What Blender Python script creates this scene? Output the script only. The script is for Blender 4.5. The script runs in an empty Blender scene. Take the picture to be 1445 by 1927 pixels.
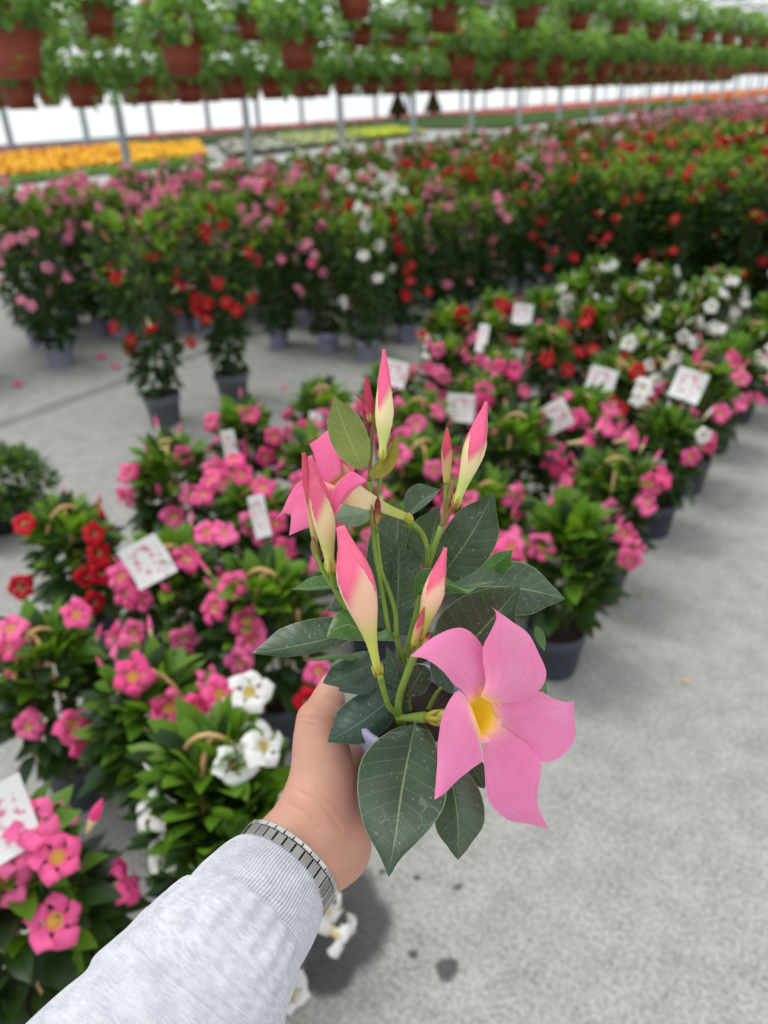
import bpy, math, random
import numpy as np
from mathutils import Vector, Matrix

scn = bpy.context.scene
COL = scn.collection
R = math.radians
rng = np.random.default_rng(7)
random.seed(7)

# ------------------------------------------------------------------ camera
IMW, IMH = 1445.0, 1927.0
FPX = 1400.0
CAM_H = 1.6
PITCH, ROLL, YAW = R(29.4), R(2.0), R(36.5)


def _rotz(v, a):
    c, s = math.cos(a), math.sin(a)
    return np.array([c * v[0] - s * v[1], s * v[0] + c * v[1], v[2]])


_f = np.array([0, math.cos(PITCH), -math.sin(PITCH)])
_r = np.array([1.0, 0, 0])
_u = np.cross(_r, _f)
_R = math.cos(ROLL) * _r - math.sin(ROLL) * _u
_U = math.cos(ROLL) * _u + math.sin(ROLL) * _r
CR, CU, CF = _rotz(_R, YAW), _rotz(_U, YAW), _rotz(_f, YAW)
CO = np.array([0, 0, CAM_H])


def P(x, y, d):
    """the point seen at pixel x, y of the 1445 x 1927 frame, d metres along the view axis"""
    x, y, d = np.asarray(x, float), np.asarray(y, float), np.asarray(d, float)
    a = (x - IMW / 2) / FPX * d
    b = -(y - IMH / 2) / FPX * d
    return CO + d[..., None] * CF + a[..., None] * CR + b[..., None] * CU


def at_floor(x, y, z=0.0):
    d = CF + CR * (x - IMW / 2) / FPX - CU * (y - IMH / 2) / FPX
    return CO + d * ((z - CAM_H) / d[2])


cd = bpy.data.cameras.new('camera')
cam = bpy.data.objects.new('camera', cd)
COL.objects.link(cam)
M3 = Matrix(((CR[0], CU[0], -CF[0]), (CR[1], CU[1], -CF[1]), (CR[2], CU[2], -CF[2])))
cam.matrix_world = Matrix.Translation(Vector(CO)) @ M3.to_4x4()
cd.sensor_fit = 'VERTICAL'
cd.sensor_height = 36.0
cd.lens = FPX / IMH * 36.0
cd.clip_start = 0.02
cd.clip_end = 500
cd.dof.use_dof = True
cd.dof.focus_distance = 0.445
cd.dof.aperture_fstop = 5.6
scn.camera = cam

# ------------------------------------------------------------------ world, sun, exposure
scn.view_settings.view_transform = 'Standard'
scn.view_settings.look = 'None'
scn.view_settings.gamma = 1.0
scn.view_settings.use_curve_mapping = False
scn.view_settings.exposure = -0.17
scn.cycles.use_denoising = True
scn.cycles.max_bounces = 8
scn.cycles.transparent_max_bounces = 16
scn.cycles.sample_clamp_indirect = 8.0

w = bpy.data.worlds.new('overcast_sky')
scn.world = w
w.use_nodes = True
nt = w.node_tree
nt.nodes.clear()
tc = nt.nodes.new('ShaderNodeTexCoord')
mp = nt.nodes.new('ShaderNodeMapping')
mp.inputs['Scale'].default_value = (1.6, 1.6, 4.0)
nz = nt.nodes.new('ShaderNodeTexNoise')
nz.inputs['Scale'].default_value = 2.2
nz.inputs['Detail'].default_value = 6
rp = nt.nodes.new('ShaderNodeValToRGB')
rp.color_ramp.elements[0].position = 0.36
rp.color_ramp.elements[0].color = (0.74, 0.79, 0.85, 1)
rp.color_ramp.elements[1].position = 0.62
rp.color_ramp.elements[1].color = (1.0, 0.995, 0.98, 1)
bg = nt.nodes.new('ShaderNodeBackground')
bg.inputs['Strength'].default_value = 1.45
wo = nt.nodes.new('ShaderNodeOutputWorld')
nt.links.new(tc.outputs['Generated'], mp.inputs['Vector'])
nt.links.new(mp.outputs['Vector'], nz.inputs['Vector'])
nt.links.new(nz.outputs['Fac'], rp.inputs['Fac'])
nt.links.new(rp.outputs['Color'], bg.inputs['Color'])
nt.links.new(bg.outputs['Background'], wo.inputs['Surface'])

sd = bpy.data.lights.new('veiled_sun', 'SUN')
sd.energy = 2.7
sd.angle = R(24)
sd.color = (1.0, 0.97, 0.92)
sun = bpy.data.objects.new('veiled_sun', sd)
COL.objects.link(sun)
# the sun stands high, behind the left shoulder of the photographer
_s = -(CF * 0.15 + CR * -0.30 + np.array([0, 0, 1.0]) * 1.0) + CF * 0.0
sun.rotation_euler = Vector(_s).to_track_quat('-Z', 'Y').to_euler()
sun.location = (0, 0, 12)


# ------------------------------------------------------------------ helpers
def lin(r, g, b):
    def f(c):
        c /= 255.0
        return c / 12.92 if c <= 0.04045 else ((c + 0.055) / 1.055) ** 2.4
    return (f(r), f(g), f(b), 1.0)


def link(o, parent=None):
    COL.objects.link(o)
    if parent is not None:
        o.parent = parent
    return o


def tag(o, label=None, cat=None, group=None, kind=None):
    if label: o['label'] = label
    if cat: o['category'] = cat
    if group: o['group'] = group
    if kind: o['kind'] = kind
    return o


def empty(name, loc, rz=0.0, sc=1.0):
    o = bpy.data.objects.new(name, None)
    o.empty_display_size = 0.05
    o.location = loc
    o.rotation_euler = (0, 0, rz)
    o.scale = (sc, sc, sc)
    COL.objects.link(o)
    return o


def mesh(name, v, f, mats, idx=None, uv=None, smooth=True):
    me = bpy.data.meshes.new(name)
    me.from_pydata([tuple(map(float, p)) for p in v], [], [tuple(map(int, q)) for q in f])
    for m in (mats if isinstance(mats, (list, tuple)) else [mats]):
        me.materials.append(m)
    if idx is not None:
        me.polygons.foreach_set('material_index', np.asarray(idx, dtype=np.int32))
    if uv is not None:
        l = me.uv_layers.new(name='UVMap')
        vi = np.zeros(len(me.loops), dtype=np.int32)
        me.loops.foreach_get('vertex_index', vi)
        l.data.foreach_set('uv', np.asarray(uv, dtype=np.float32)[vi].ravel())
    if smooth:
        me.polygons.foreach_set('use_smooth', np.ones(len(me.polygons), dtype=bool))
    me.update()
    return me


def inst(name, me, parent=None, loc=None, rot=None, sc=None):
    o = bpy.data.objects.new(name, me)
    if loc is not None: o.location = loc
    if rot is not None:
        if isinstance(rot, Matrix):
            o.rotation_euler = rot.to_euler()
        else:
            o.rotation_euler = rot
    if sc is not None: o.scale = (sc, sc, sc) if not hasattr(sc, '__len__') else sc
    return link(o, parent)


class MB:
    """collects shapes into one mesh"""
    def __init__(s):
        s.v, s.f, s.m, s.uv, s.n = [], [], [], [], 0

    def add(s, v, f, m=0, uv=None):
        v = np.asarray(v, float)
        s.v.append(v)
        s.uv.append(np.zeros((len(v), 2)) if uv is None else np.asarray(uv, float))
        for q in f:
            s.f.append([i + s.n for i in q])
        s.m += [m] * len(f) if np.isscalar(m) else list(m)
        s.n += len(v)
        return s

    def box(s, c, size, m=0, rot=None):
        x, y, z = [k / 2 for k in size]
        v = np.array([(-x, -y, -z), (x, -y, -z), (x, y, -z), (-x, y, -z), (-x, -y, z), (x, -y, z), (x, y, z), (-x, y, z)])
        if rot is not None: v = v @ np.array(rot).T
        return s.add(v + np.array(c), [(0, 3, 2, 1), (4, 5, 6, 7), (0, 1, 5, 4), (1, 2, 6, 5), (2, 3, 7, 6), (3, 0, 4, 7)], m)

    def tube(s, pts, rad, n=8, m=0, cap=True, flat=1.0):
        v, f, uv = tube(pts, rad, n, cap, flat)
        return s.add(v, f, m, uv)

    def lathe(s, prof, n=24, c=(0, 0, 0), m=0, close=True):
        v, f = lathe(prof, n)
        return s.add(v + np.array(c), f, m)

    def mesh(s, name, mats, smooth=True):
        return mesh(name, np.concatenate(s.v), s.f, mats, s.m, np.concatenate(s.uv), smooth)


def smooth_line(pts, n):
    """Catmull-Rom through pts, n+1 samples evenly spaced"""
    p = np.asarray(pts, float)
    if len(p) == 2:
        t = np.linspace(0, 1, n + 1)[:, None]
        return p[0] * (1 - t) + p[1] * t
    q = np.vstack([2 * p[0] - p[1], p, 2 * p[-1] - p[-2]])
    out = []
    for i in range(1, len(q) - 2):
        a, b, c, d = q[i - 1:i + 3]
        for t in np.linspace(0, 1, 24, endpoint=False):
            out.append(0.5 * ((2 * b) + (-a + c) * t + (2 * a - 5 * b + 4 * c - d) * t * t + (-a + 3 * b - 3 * c + d) * t ** 3))
    out.append(p[-1])
    out = np.array(out)
    L = np.concatenate([[0], np.cumsum(np.linalg.norm(np.diff(out[:, :2] if out.shape[1] == 3 and np.abs(out[:, 0]).max() > 20 else out, axis=0), axis=1))])
    t = np.linspace(0, L[-1], n + 1)
    return np.stack([np.interp(t, L, out[:, k]) for k in range(out.shape[1])], 1)


def tube(pts, rad, n=8, cap=True, flat=1.0):
    p = np.asarray(pts, float)
    k = len(p)
    rad = np.full(k, rad) if np.isscalar(rad) else np.interp(np.linspace(0, 1, k), np.linspace(0, 1, len(rad)), rad)
    t = np.gradient(p, axis=0)
    t /= np.linalg.norm(t, axis=1)[:, None] + 1e-12
    ref = np.array([0, 0, 1.0]) if abs(t[0][2]) < 0.9 else np.array([1.0, 0, 0])
    a = np.cross(t[0], ref); a /= np.linalg.norm(a)
    V = []; UV = []
    th = np.linspace(0, 2 * math.pi, n, endpoint=False)
    for i in range(k):
        a = a - t[i] * (a @ t[i]); a /= np.linalg.norm(a)
        b = np.cross(t[i], a)
        V.append(p[i] + rad[i] * (np.cos(th)[:, None] * a + np.sin(th)[:, None] * b * flat))
        UV.append(np.stack([np.full(n, i / (k - 1)), th / (2 * math.pi)], 1))
    F = []
    for i in range(k - 1):
        for j in range(n):
            j2 = (j + 1) % n
            F.append((i * n + j, i * n + j2, (i + 1) * n + j2, (i + 1) * n + j))
    if cap:
        F.append(tuple(range(n - 1, -1, -1)))
        F.append(tuple((k - 1) * n + j for j in range(n)))
    return np.concatenate(V), F, np.concatenate(UV)


def lathe(prof, n=24):
    V = []; F = []
    th = np.linspace(0, 2 * math.pi, n, endpoint=False)
    for r, z in prof:
        V.append(np.stack([r * np.cos(th), r * np.sin(th), np.full(n, z)], 1))
    for i in range(len(prof) - 1):
        for j in range(n):
            j2 = (j + 1) % n
            F.append((i * n + j, i * n + j2, (i + 1) * n + j2, (i + 1) * n + j))
    return np.concatenate(V), F


# ------------------------------------------------------------------ materials
def nodes(name):
    m = bpy.data.materials.new(name)
    m.use_nodes = True
    t = m.node_tree
    b = t.nodes['Principled BSDF']
    return m, t, b


def N(t, typ, **kw):
    n = t.nodes.new(typ)
    for k, v in kw.items():
        if k.startswith('in_'):
            key = k[3:]
            key = int(key) if key.isdigit() else key.replace('_', ' ')
            n.inputs[key].default_value = v
        else:
            setattr(n, k, v)
    return n


def ramp(t, fac, stops):
    r = t.nodes.new('ShaderNodeValToRGB')
    e = r.color_ramp.elements
    while len(e) < len(stops): e.new(0.5)
    for el, (p, c) in zip(e, stops):
        el.position = p; el.color = c
    t.links.new(fac, r.inputs['Fac'])
    return r.outputs['Color']


def mixc(t, fac, a, b, mode='MIX'):
    n = t.nodes.new('ShaderNodeMix')
    n.data_type = 'RGBA'; n.blend_type = mode
    for s, v in ((n.inputs[0], fac), (n.inputs[6], a), (n.inputs[7], b)):
        if hasattr(v, 'links'): t.links.new(v, s)
        else: s.default_value = v
    return n.outputs[2]


def math_(t, op, a, b=None, c=None):
    n = t.nodes.new('ShaderNodeMath'); n.operation = op
    for s, v in zip(n.inputs, (a, b, c)):
        if v is None: continue
        if hasattr(v, 'links'): t.links.new(v, s)
        else: s.default_value = v
    return n.outputs[0]


def noise(t, scale, detail=3, vec=None, out='Fac', rough=0.5):
    n = N(t, 'ShaderNodeTexNoise')
    n.inputs['Scale'].default_value = scale
    n.inputs['Detail'].default_value = detail
    n.inputs['Roughness'].default_value = rough
    if vec is not None: t.links.new(vec, n.inputs['Vector'])
    return n.outputs[out]


def coord(t, which='Object'):
    return N(t, 'ShaderNodeTexCoord').outputs[which]


def bump(t, b, height, strength=0.3, dist=0.001):
    n = N(t, 'ShaderNodeBump')
    n.inputs['Strength'].default_value = strength
    n.inputs['Distance'].default_value = dist
    t.links.new(height, n.inputs['Height'])
    t.links.new(n.outputs['Normal'], b.inputs['Normal'])


def plain(name, rgb, rough=0.6, metal=0.0, var=0.0, scale=8, spec=0.5):
    m, t, b = nodes(name)
    c = lin(*rgb)
    b.inputs['Roughness'].default_value = rough
    b.inputs['Metallic'].default_value = metal
    b.inputs['Specular IOR Level'].default_value = spec
    if var:
        f = noise(t, scale, 4, coord(t))
        d = tuple(k * (1 - var) for k in c[:3]) + (1,)
        l = tuple(min(1, k * (1 + var)) for k in c[:3]) + (1,)
        t.links.new(ramp(t, f, [(0.3, d), (0.7, l)]), b.inputs['Base Color'])
    else:
        b.inputs['Base Color'].default_value = c
    return m


def leafy(name, dark, light, rough=0.42, trans=0.35, tcol=None, spec=0.5):
    """foliage: each leaf its own shade, some light passing through"""
    m, t, b = nodes(name)
    g = N(t, 'ShaderNodeNewGeometry')
    oi = N(t, 'ShaderNodeObjectInfo')
    f = math_(t, 'MULTIPLY_ADD', oi.outputs['Random'], 0.3, math_(t, 'MULTIPLY', g.outputs['Random Per Island'], 0.7))
    col = ramp(t, f, [(0.0, lin(*dark)), (1.0, lin(*light))])
    t.links.new(col, b.inputs['Base Color'])
    b.inputs['Roughness'].default_value = rough
    b.inputs['Specular IOR Level'].default_value = spec
    tr = N(t, 'ShaderNodeBsdfTranslucent')
    t.links.new(mixc(t, 0.55, col, lin(*(tcol or (150, 190, 40)))), tr.inputs['Color'])
    mx = N(t, 'ShaderNodeMixShader')
    mx.inputs[0].default_value = trans
    o = t.nodes['Material Output']
    t.links.new(b.outputs[0], mx.inputs[1]); t.links.new(tr.outputs[0], mx.inputs[2])
    t.links.new(mx.outputs[0], o.inputs['Surface'])
    return m


def petal_mat(name, a, bcol, rough=0.55, trans=0.3):
    m, t, b = nodes(name)
    oi = N(t, 'ShaderNodeObjectInfo')
    col = ramp(t, oi.outputs['Random'], [(0.0, lin(*a)), (1.0, lin(*bcol))])
    t.links.new(col, b.inputs['Base Color'])
    b.inputs['Roughness'].default_value = rough
    b.inputs['Specular IOR Level'].default_value = 0.3
    tr = N(t, 'ShaderNodeBsdfTranslucent'); t.links.new(col, tr.inputs['Color'])
    mx = N(t, 'ShaderNodeMixShader'); mx.inputs[0].default_value = trans
    t.links.new(b.outputs[0], mx.inputs[1]); t.links.new(tr.outputs[0], mx.inputs[2])
    t.links.new(mx.outputs[0], t.nodes['Material Output'].inputs['Surface'])
    return m

# ------------------------------------------------------------------ the setting
def floor_mat():
    m, t, b = nodes('concrete_floor')
    co = coord(t)
    big = noise(t, 0.9, 6, co, rough=0.6)
    mid = noise(t, 11, 6, co, rough=0.65)
    fine = noise(t, 95, 4, co, rough=0.7)
    c1 = ramp(t, big, [(0.30, lin(140, 139, 133)), (0.70, lin(170, 169, 162))])
    c2 = ramp(t, mid, [(0.32, lin(92, 92, 89)), (0.47, lin(143, 142, 137)), (0.68, lin(178, 177, 170))])
    c = mixc(t, 0.62, c1, c2)
    c3 = ramp(t, fine, [(0.34, lin(76, 76, 75)), (0.50, lin(160, 159, 156)), (0.70, lin(206, 205, 200))])
    c = mixc(t, 0.52, c, c3)
    # large dark blots and small damp spots, with ragged outlines
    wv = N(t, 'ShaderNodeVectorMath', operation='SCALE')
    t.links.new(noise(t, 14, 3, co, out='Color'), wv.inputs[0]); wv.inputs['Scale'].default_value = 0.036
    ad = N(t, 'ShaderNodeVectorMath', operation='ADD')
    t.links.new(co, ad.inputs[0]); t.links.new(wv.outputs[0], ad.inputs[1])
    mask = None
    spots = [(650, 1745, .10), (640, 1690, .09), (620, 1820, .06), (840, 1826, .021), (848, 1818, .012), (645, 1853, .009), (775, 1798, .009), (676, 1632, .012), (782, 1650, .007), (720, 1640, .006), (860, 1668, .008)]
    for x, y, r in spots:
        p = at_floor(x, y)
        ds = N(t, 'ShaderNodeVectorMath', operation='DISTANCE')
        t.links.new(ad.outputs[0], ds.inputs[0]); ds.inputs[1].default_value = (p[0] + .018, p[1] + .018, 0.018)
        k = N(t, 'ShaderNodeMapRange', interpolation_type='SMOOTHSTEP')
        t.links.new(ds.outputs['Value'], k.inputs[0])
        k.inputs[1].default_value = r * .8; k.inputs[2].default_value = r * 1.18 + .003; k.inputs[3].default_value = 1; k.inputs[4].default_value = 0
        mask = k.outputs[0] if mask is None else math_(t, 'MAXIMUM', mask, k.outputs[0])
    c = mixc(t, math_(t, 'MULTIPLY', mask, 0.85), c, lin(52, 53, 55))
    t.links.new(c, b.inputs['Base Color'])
    b.inputs['Roughness'].default_value = 0.72
    b.inputs['Specular IOR Level'].default_value = 0.35
    bump(t, b, fine, 0.25, 0.002)
    return m


s = MB().add([(-34, -5, 0), (9, -5, 0), (9, 210, 0), (-34, 210, 0), (-34, -5, -.1), (9, -5, -.1), (9, 210, -.1), (-34, 210, -.1)],
             [(0, 1, 2, 3), (7, 6, 5, 4), (0, 4, 5, 1), (1, 5, 6, 2), (2, 6, 7, 3), (3, 7, 4, 0)])
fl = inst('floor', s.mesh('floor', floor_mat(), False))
tag(fl, kind='structure')

STEEL = plain('galvanised_steel', (150, 156, 160), 0.45, 0.6, 0.15, 6)
DARKSLOT = plain('dark_gap', (52, 52, 52), 0.8)
SLOT = plain('drain_steel', (150, 150, 147), 0.6, 0.2, 0.12, 10)
s = MB()
s.box((-4.13, 60, .004), (.05, 130, .008), 0)
s.box((-4.17, 60, .002), (.022, 130, .006), 1)
tag(inst('trim_1', s.mesh('trim', [SLOT, DARKSLOT], False)), kind='structure')
# expansion joint across the walkway
KERB = plain('kerb_concrete', (168, 168, 166), 0.8, 0, 0.12, 4)
s = MB(); s.box((-15.9, 90, .03), (2.2, 220, .06), 0)
tag(inst('trim_2', s.mesh('path', KERB, False)), kind='structure')


def film_mat():
    m, t, b = nodes('milky_greenhouse_film')
    o = t.nodes['Material Output']
    tp = N(t, 'ShaderNodeBsdfTransparent'); tp.inputs[0].default_value = (0.95, 0.97, 0.98, 1)
    tl = N(t, 'ShaderNodeBsdfTranslucent'); tl.inputs[0].default_value = (0.88, 0.92, 0.94, 1)
    df = N(t, 'ShaderNodeBsdfDiffuse'); df.inputs[0].default_value = (0.85, 0.88, 0.9, 1)
    a = N(t, 'ShaderNodeMixShader'); a.inputs[0].default_value = 0.45
    c = N(t, 'ShaderNodeMixShader'); c.inputs[0].default_value = 0.12
    t.links.new(tp.outputs[0], a.inputs[1]); t.links.new(tl.outputs[0], a.inputs[2])
    t.links.new(a.outputs[0], c.inputs[1]); t.links.new(df.outputs[0], c.inputs[2])
    t.links.new(c.outputs[0], o.inputs['Surface'])
    return m


def glass_roof_mat():
    m, t, b = nodes('frosted_roof_glass')
    o = t.nodes['Material Output']
    tp = N(t, 'ShaderNodeBsdfTransparent'); tp.inputs[0].default_value = (0.93, 0.95, 0.96, 1)
    tl = N(t, 'ShaderNodeBsdfTranslucent'); tl.inputs[0].default_value = (0.9, 0.92, 0.93, 1)
    a = N(t, 'ShaderNodeMixShader'); a.inputs[0].default_value = 0.22
    t.links.new(tp.outputs[0], a.inputs[1]); t.links.new(tl.outputs[0], a.inputs[2])
    t.links.new(a.outputs[0], o.inputs['Surface'])
    return m


FILM = film_mat()
ROOFG = glass_roof_mat()
BAR = plain('aluminium_bar', (176, 182, 184), 0.5, 0.3)
s = MB(); s.add([(-32, -5, 0), (-32, 210, 0), (-32, 210, 4), (-32, -5, 4)], [(0, 1, 2, 3)])
wl = inst('wall_left', s.mesh('wall_left', FILM, False)); tag(wl, kind='structure')
s = MB()
for k in range(-6, 54):
    y = .581 * 32 + 3.6 * k
    if -5 < y < 210: s.box((-31.95, y, 2.0), (.12, .24, 4.0))
s.box((-31.95, 100, .12), (.14, 215, .24)); s.box((-31.95, 100, 2.6), (.1, 215, .1)); s.box((-31.95, 100, 3.95), (.14, 215, .12))
inst('mullion', s.mesh('mullion', plain('mullion_grey', (150, 160, 162), 0.5, 0.2), False), wl)

# ridge-and-furrow glass roof on gutters
s = MB(); bars = MB()
xs = [-32.0, -23.2, -14.4, -5.6, 3.2, 9.0]
for i in range(len(xs) - 1):
    a, b_ = xs[i], xs[i + 1]
    r_ = (a + b_) / 2
    for (p, q, z0, z1) in ((a, r_, 4.0, 5.3), (r_, b_, 5.3, 4.0)):
        s.add([(p, -5, z0), (q, -5, z1), (q, 210, z1), (p, 210, z0)], [(0, 1, 2, 3)])
        for y in np.arange(-5, 60, 1.2):
            L = math.hypot(q - p, z1 - z0)
            a_ = math.atan2(z1 - z0, q - p)
            ca, sa = math.cos(a_), math.sin(a_)
            bars.box(((p + q) / 2, y, (z0 + z1) / 2), (L, .035, .05), 0, ((ca, 0, -sa), (0, 1, 0), (sa, 0, ca)))
    bars.box((r_, 100, 5.28), (.08, 215, .08))
    bars.box((a, 100, 3.97), (.2, 215, .12))
    for y in np.arange(-5, 60, 3.6): bars.box((r_, y, 3.95), (b_ - a, .06, .1))
ce = inst('ceiling', s.mesh('roof_glass', ROOFG, False)); tag(ce, kind='structure')
inst('glazing_bar', bars.mesh('glazing_bar', BAR, False), ce)

# galvanised posts that carry the gutter
s = MB()
s.box((0, 0, 2.0), (.12, .12, 4.0)); s.box((0, 0, .02), (.24, .24, .04)); s.box((0, 0, 3.9), (.2, .2, .12))
post_me = s.mesh('support_post', STEEL, False)
for k in range(-2, 32):
    o = inst('pillar', post_me, None, (-14.4, .753 * 14.4 + 3.62 * k, 0.06))
    tag(o, 'galvanised square steel post in the row between the tall plants and the bedding beds', 'post', 'steel posts along the bedding path', 'structure')

# ================================================================== the plant held in the hand
def hero_leaf_mat(name, dark, light, vein, stain=0.5, rough=0.36, trans=0.12):
    m, t, b = nodes(name)
    uv = coord(t, 'UV')
    sx = N(t, 'ShaderNodeSeparateXYZ'); t.links.new(uv, sx.inputs[0])
    u, v = sx.outputs[0], sx.outputs[1]
    co = coord(t)
    c = ramp(t, noise(t, 28, 4, co), [(0.3, lin(*dark)), (0.72, lin(*light))])
    av = math_(t, 'ABSOLUTE', math_(t, 'SUBTRACT', v, 0.5))
    # side veins run forward from the midrib
    ph = math_(t, 'SUBTRACT', math_(t, 'MULTIPLY', u, 11.0), math_(t, 'MULTIPLY', av, 3.2))
    fr = math_(t, 'ABSOLUTE', math_(t, 'SUBTRACT', math_(t, 'FRACT', ph), 0.5))
    side = N(t, 'ShaderNodeMapRange', interpolation_type='SMOOTHSTEP'); t.links.new(fr, side.inputs[0])
    side.inputs[1].default_value = 0.0; side.inputs[2].default_value = 0.07; side.inputs[3].default_value = 1; side.inputs[4].default_value = 0
    midw = N(t, 'ShaderNodeMapRange', interpolation_type='SMOOTHSTEP'); t.links.new(av, midw.inputs[0])
    midw.inputs[1].default_value = 0.004; midw.inputs[2].default_value = 0.02; midw.inputs[3].default_value = 1; midw.inputs[4].default_value = 0
    c = mixc(t, math_(t, 'MULTIPLY', side.outputs[0], 0.22), c, lin(*vein))
    c = mixc(t, math_(t, 'MULTIPLY', midw.outputs[0], 0.75), c, lin(*vein))
    edge = N(t, 'ShaderNodeMapRange'); t.links.new(av, edge.inputs[0])
    edge.inputs[1].default_value = 0.482; edge.inputs[2].default_value = 0.495; edge.inputs[3].default_value = 0; edge.inputs[4].default_value = 0.8
    c = mixc(t, edge.outputs[0], c, lin(*vein))
    if stain:
        vo = N(t, 'ShaderNodeTexVoronoi', feature='DISTANCE_TO_EDGE'); vo.inputs['Scale'].default_value = 120
        wv = N(t, 'ShaderNodeVectorMath', operation='MULTIPLY_ADD')
        t.links.new(noise(t, 60, 3, co, out='Color'), wv.inputs[0]); wv.inputs[1].default_value = (.012,) * 3; t.links.new(co, wv.inputs[2])
        t.links.new(wv.outputs[0], vo.inputs['Vector'])
        rim = N(t, 'ShaderNodeMapRange', interpolation_type='SMOOTHSTEP'); t.links.new(vo.outputs['Distance'], rim.inputs[0])
        rim.inputs[1].default_value = 0.012; rim.inputs[2].default_value = 0.045; rim.inputs[3].default_value = 1; rim.inputs[4].default_value = 0
        patchm = ramp(t, noise(t, 34, 3, co), [(0.58, (0, 0, 0, 1)), (0.66, (1, 1, 1, 1))])
        film = ramp(t, noise(t, 16, 4, co), [(0.42, (0, 0, 0, 1)), (0.7, (1, 1, 1, 1))])
        speck = ramp(t, noise(t, 520, 1, co), [(0.70, (0, 0, 0, 1)), (0.74, (1, 1, 1, 1))])
        c = mixc(t, math_(t, 'MULTIPLY', film, 0.22 * stain), c, lin(150, 160, 150))
        c = mixc(t, math_(t, 'MULTIPLY', math_(t, 'MULTIPLY', rim.outputs[0], patchm), 0.22 * stain), c, lin(170, 188, 172))
        c = mixc(t, math_(t, 'MULTIPLY', speck, 0.35 * stain), c, lin(200, 212, 200))
    t.links.new(c, b.inputs['Base Color'])
    b.inputs['Roughness'].default_value = rough
    b.inputs['Specular IOR Level'].default_value = 0.55
    hh = math_(t, 'SUBTRACT', math_(t, 'MULTIPLY', fr, 0.6), math_(t, 'MULTIPLY', midw.outputs[0], 0.6))
    bump(t, b, hh, 0.22, 0.0012)
    tr = N(t, 'ShaderNodeBsdfTranslucent'); t.links.new(mixc(t, 0.5, c, lin(120, 170, 40)), tr.inputs['Color'])
    mx = N(t, 'ShaderNodeMixShader'); mx.inputs[0].default_value = trans
    t.links.new(b.outputs[0], mx.inputs[1]); t.links.new(tr.outputs[0], mx.inputs[2])
    t.links.new(mx.outputs[0], t.nodes['Material Output'].inputs['Surface'])
    return m


LEAF_D = hero_leaf_mat('waxy_dark_leaf', (26, 46, 30), (48, 74, 44), (128, 152, 92), 0.9)
LEAF_B = hero_leaf_mat('bluish_dark_leaf', (30, 54, 42), (50, 78, 60), (104, 132, 104), 0.7)
LEAF_G = hero_leaf_mat('mid_green_leaf', (46, 88, 34), (82, 128, 52), (160, 188, 110), 0.5, 0.34, 0.25)
LEAF_Y = hero_leaf_mat('young_yellow_green_leaf', (98, 116, 42), (138, 150, 70), (178, 186, 116), 0.35, 0.4, 0.3)
LEAF_O = hero_leaf_mat('young_bronze_leaf', (128, 110, 24), (158, 140, 36), (176, 156, 60), 0.0, 0.4, 0.4)
LEAF_R = hero_leaf_mat('brownish_tip_leaf', (104, 78, 40), (138, 112, 62), (150, 120, 80), 0.0, 0.45, 0.3)
LEAF_P = hero_leaf_mat('pale_leaf_back', (110, 138, 112), (146, 170, 146), (176, 196, 170), 0.8, 0.5, 0.2)

HB = P(778, 1482, .540)               # base of the pot
HERO = empty('potted_mandevilla', tuple(HB))
tag(HERO, 'potted mandevilla held up in the hand, with two large pink blooms and furled buds', 'plant')


def hpart(name, v, f, mats, idx=None, uv=None, parent=None, solid=0.0, label=None):
    me = mesh(name, np.asarray(v) - HB, f, mats, idx, uv)
    o = inst(name, me, parent or HERO)
    if label: o['label'] = label
    if solid:
        s_ = o.modifiers.new('thickness', 'SOLIDIFY'); s_.thickness = solid; s_.offset = 0
    return o


def grid_faces(n, m):
    return [(i * (m + 1) + j, i * (m + 1) + j + 1, (i + 1) * (m + 1) + j + 1, (i + 1) * (m + 1) + j) for i in range(n) for j in range(m)]


def patch(L, Rr, n=22, m=10, bulge=0.0, mid=None, wave=0.0, wfreq=3.0, tipcurl=0.0, tshift=0.0):
    """a curved sheet between two edge lines given as (pixel x, pixel y, depth); bulge lifts the middle towards the viewer"""
    a, b = smooth_line(L, n), smooth_line(Rr, n)
    c = smooth_line(mid, n) if mid is not None else (a + b) / 2
    V = []; UV = []
    for i in range(n + 1):
        u = i / n
        for j in range(m + 1):
            v = j / m * 2 - 1
            e = a[i] if v < 0 else b[i]
            k = abs(v)
            p = c[i] * (1 - k) + e * k
            wdt = np.linalg.norm((a[i] - b[i])[:2]) / 100.0
            p = p.copy()
            p[2] += -bulge * (1 - v * v) * min(1, wdt * 1.6) + tipcurl * u ** 3 + wave * math.sin(wfreq * math.pi * 2 * u + (1.2 if v > 0 else 0)) * k * k * min(1, wdt)
            V.append(p); UV.append((u, j / m))
    V = np.array(V)
    return P(V[:, 0], V[:, 1], V[:, 2]), grid_faces(n, m), np.array(UV)


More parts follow.
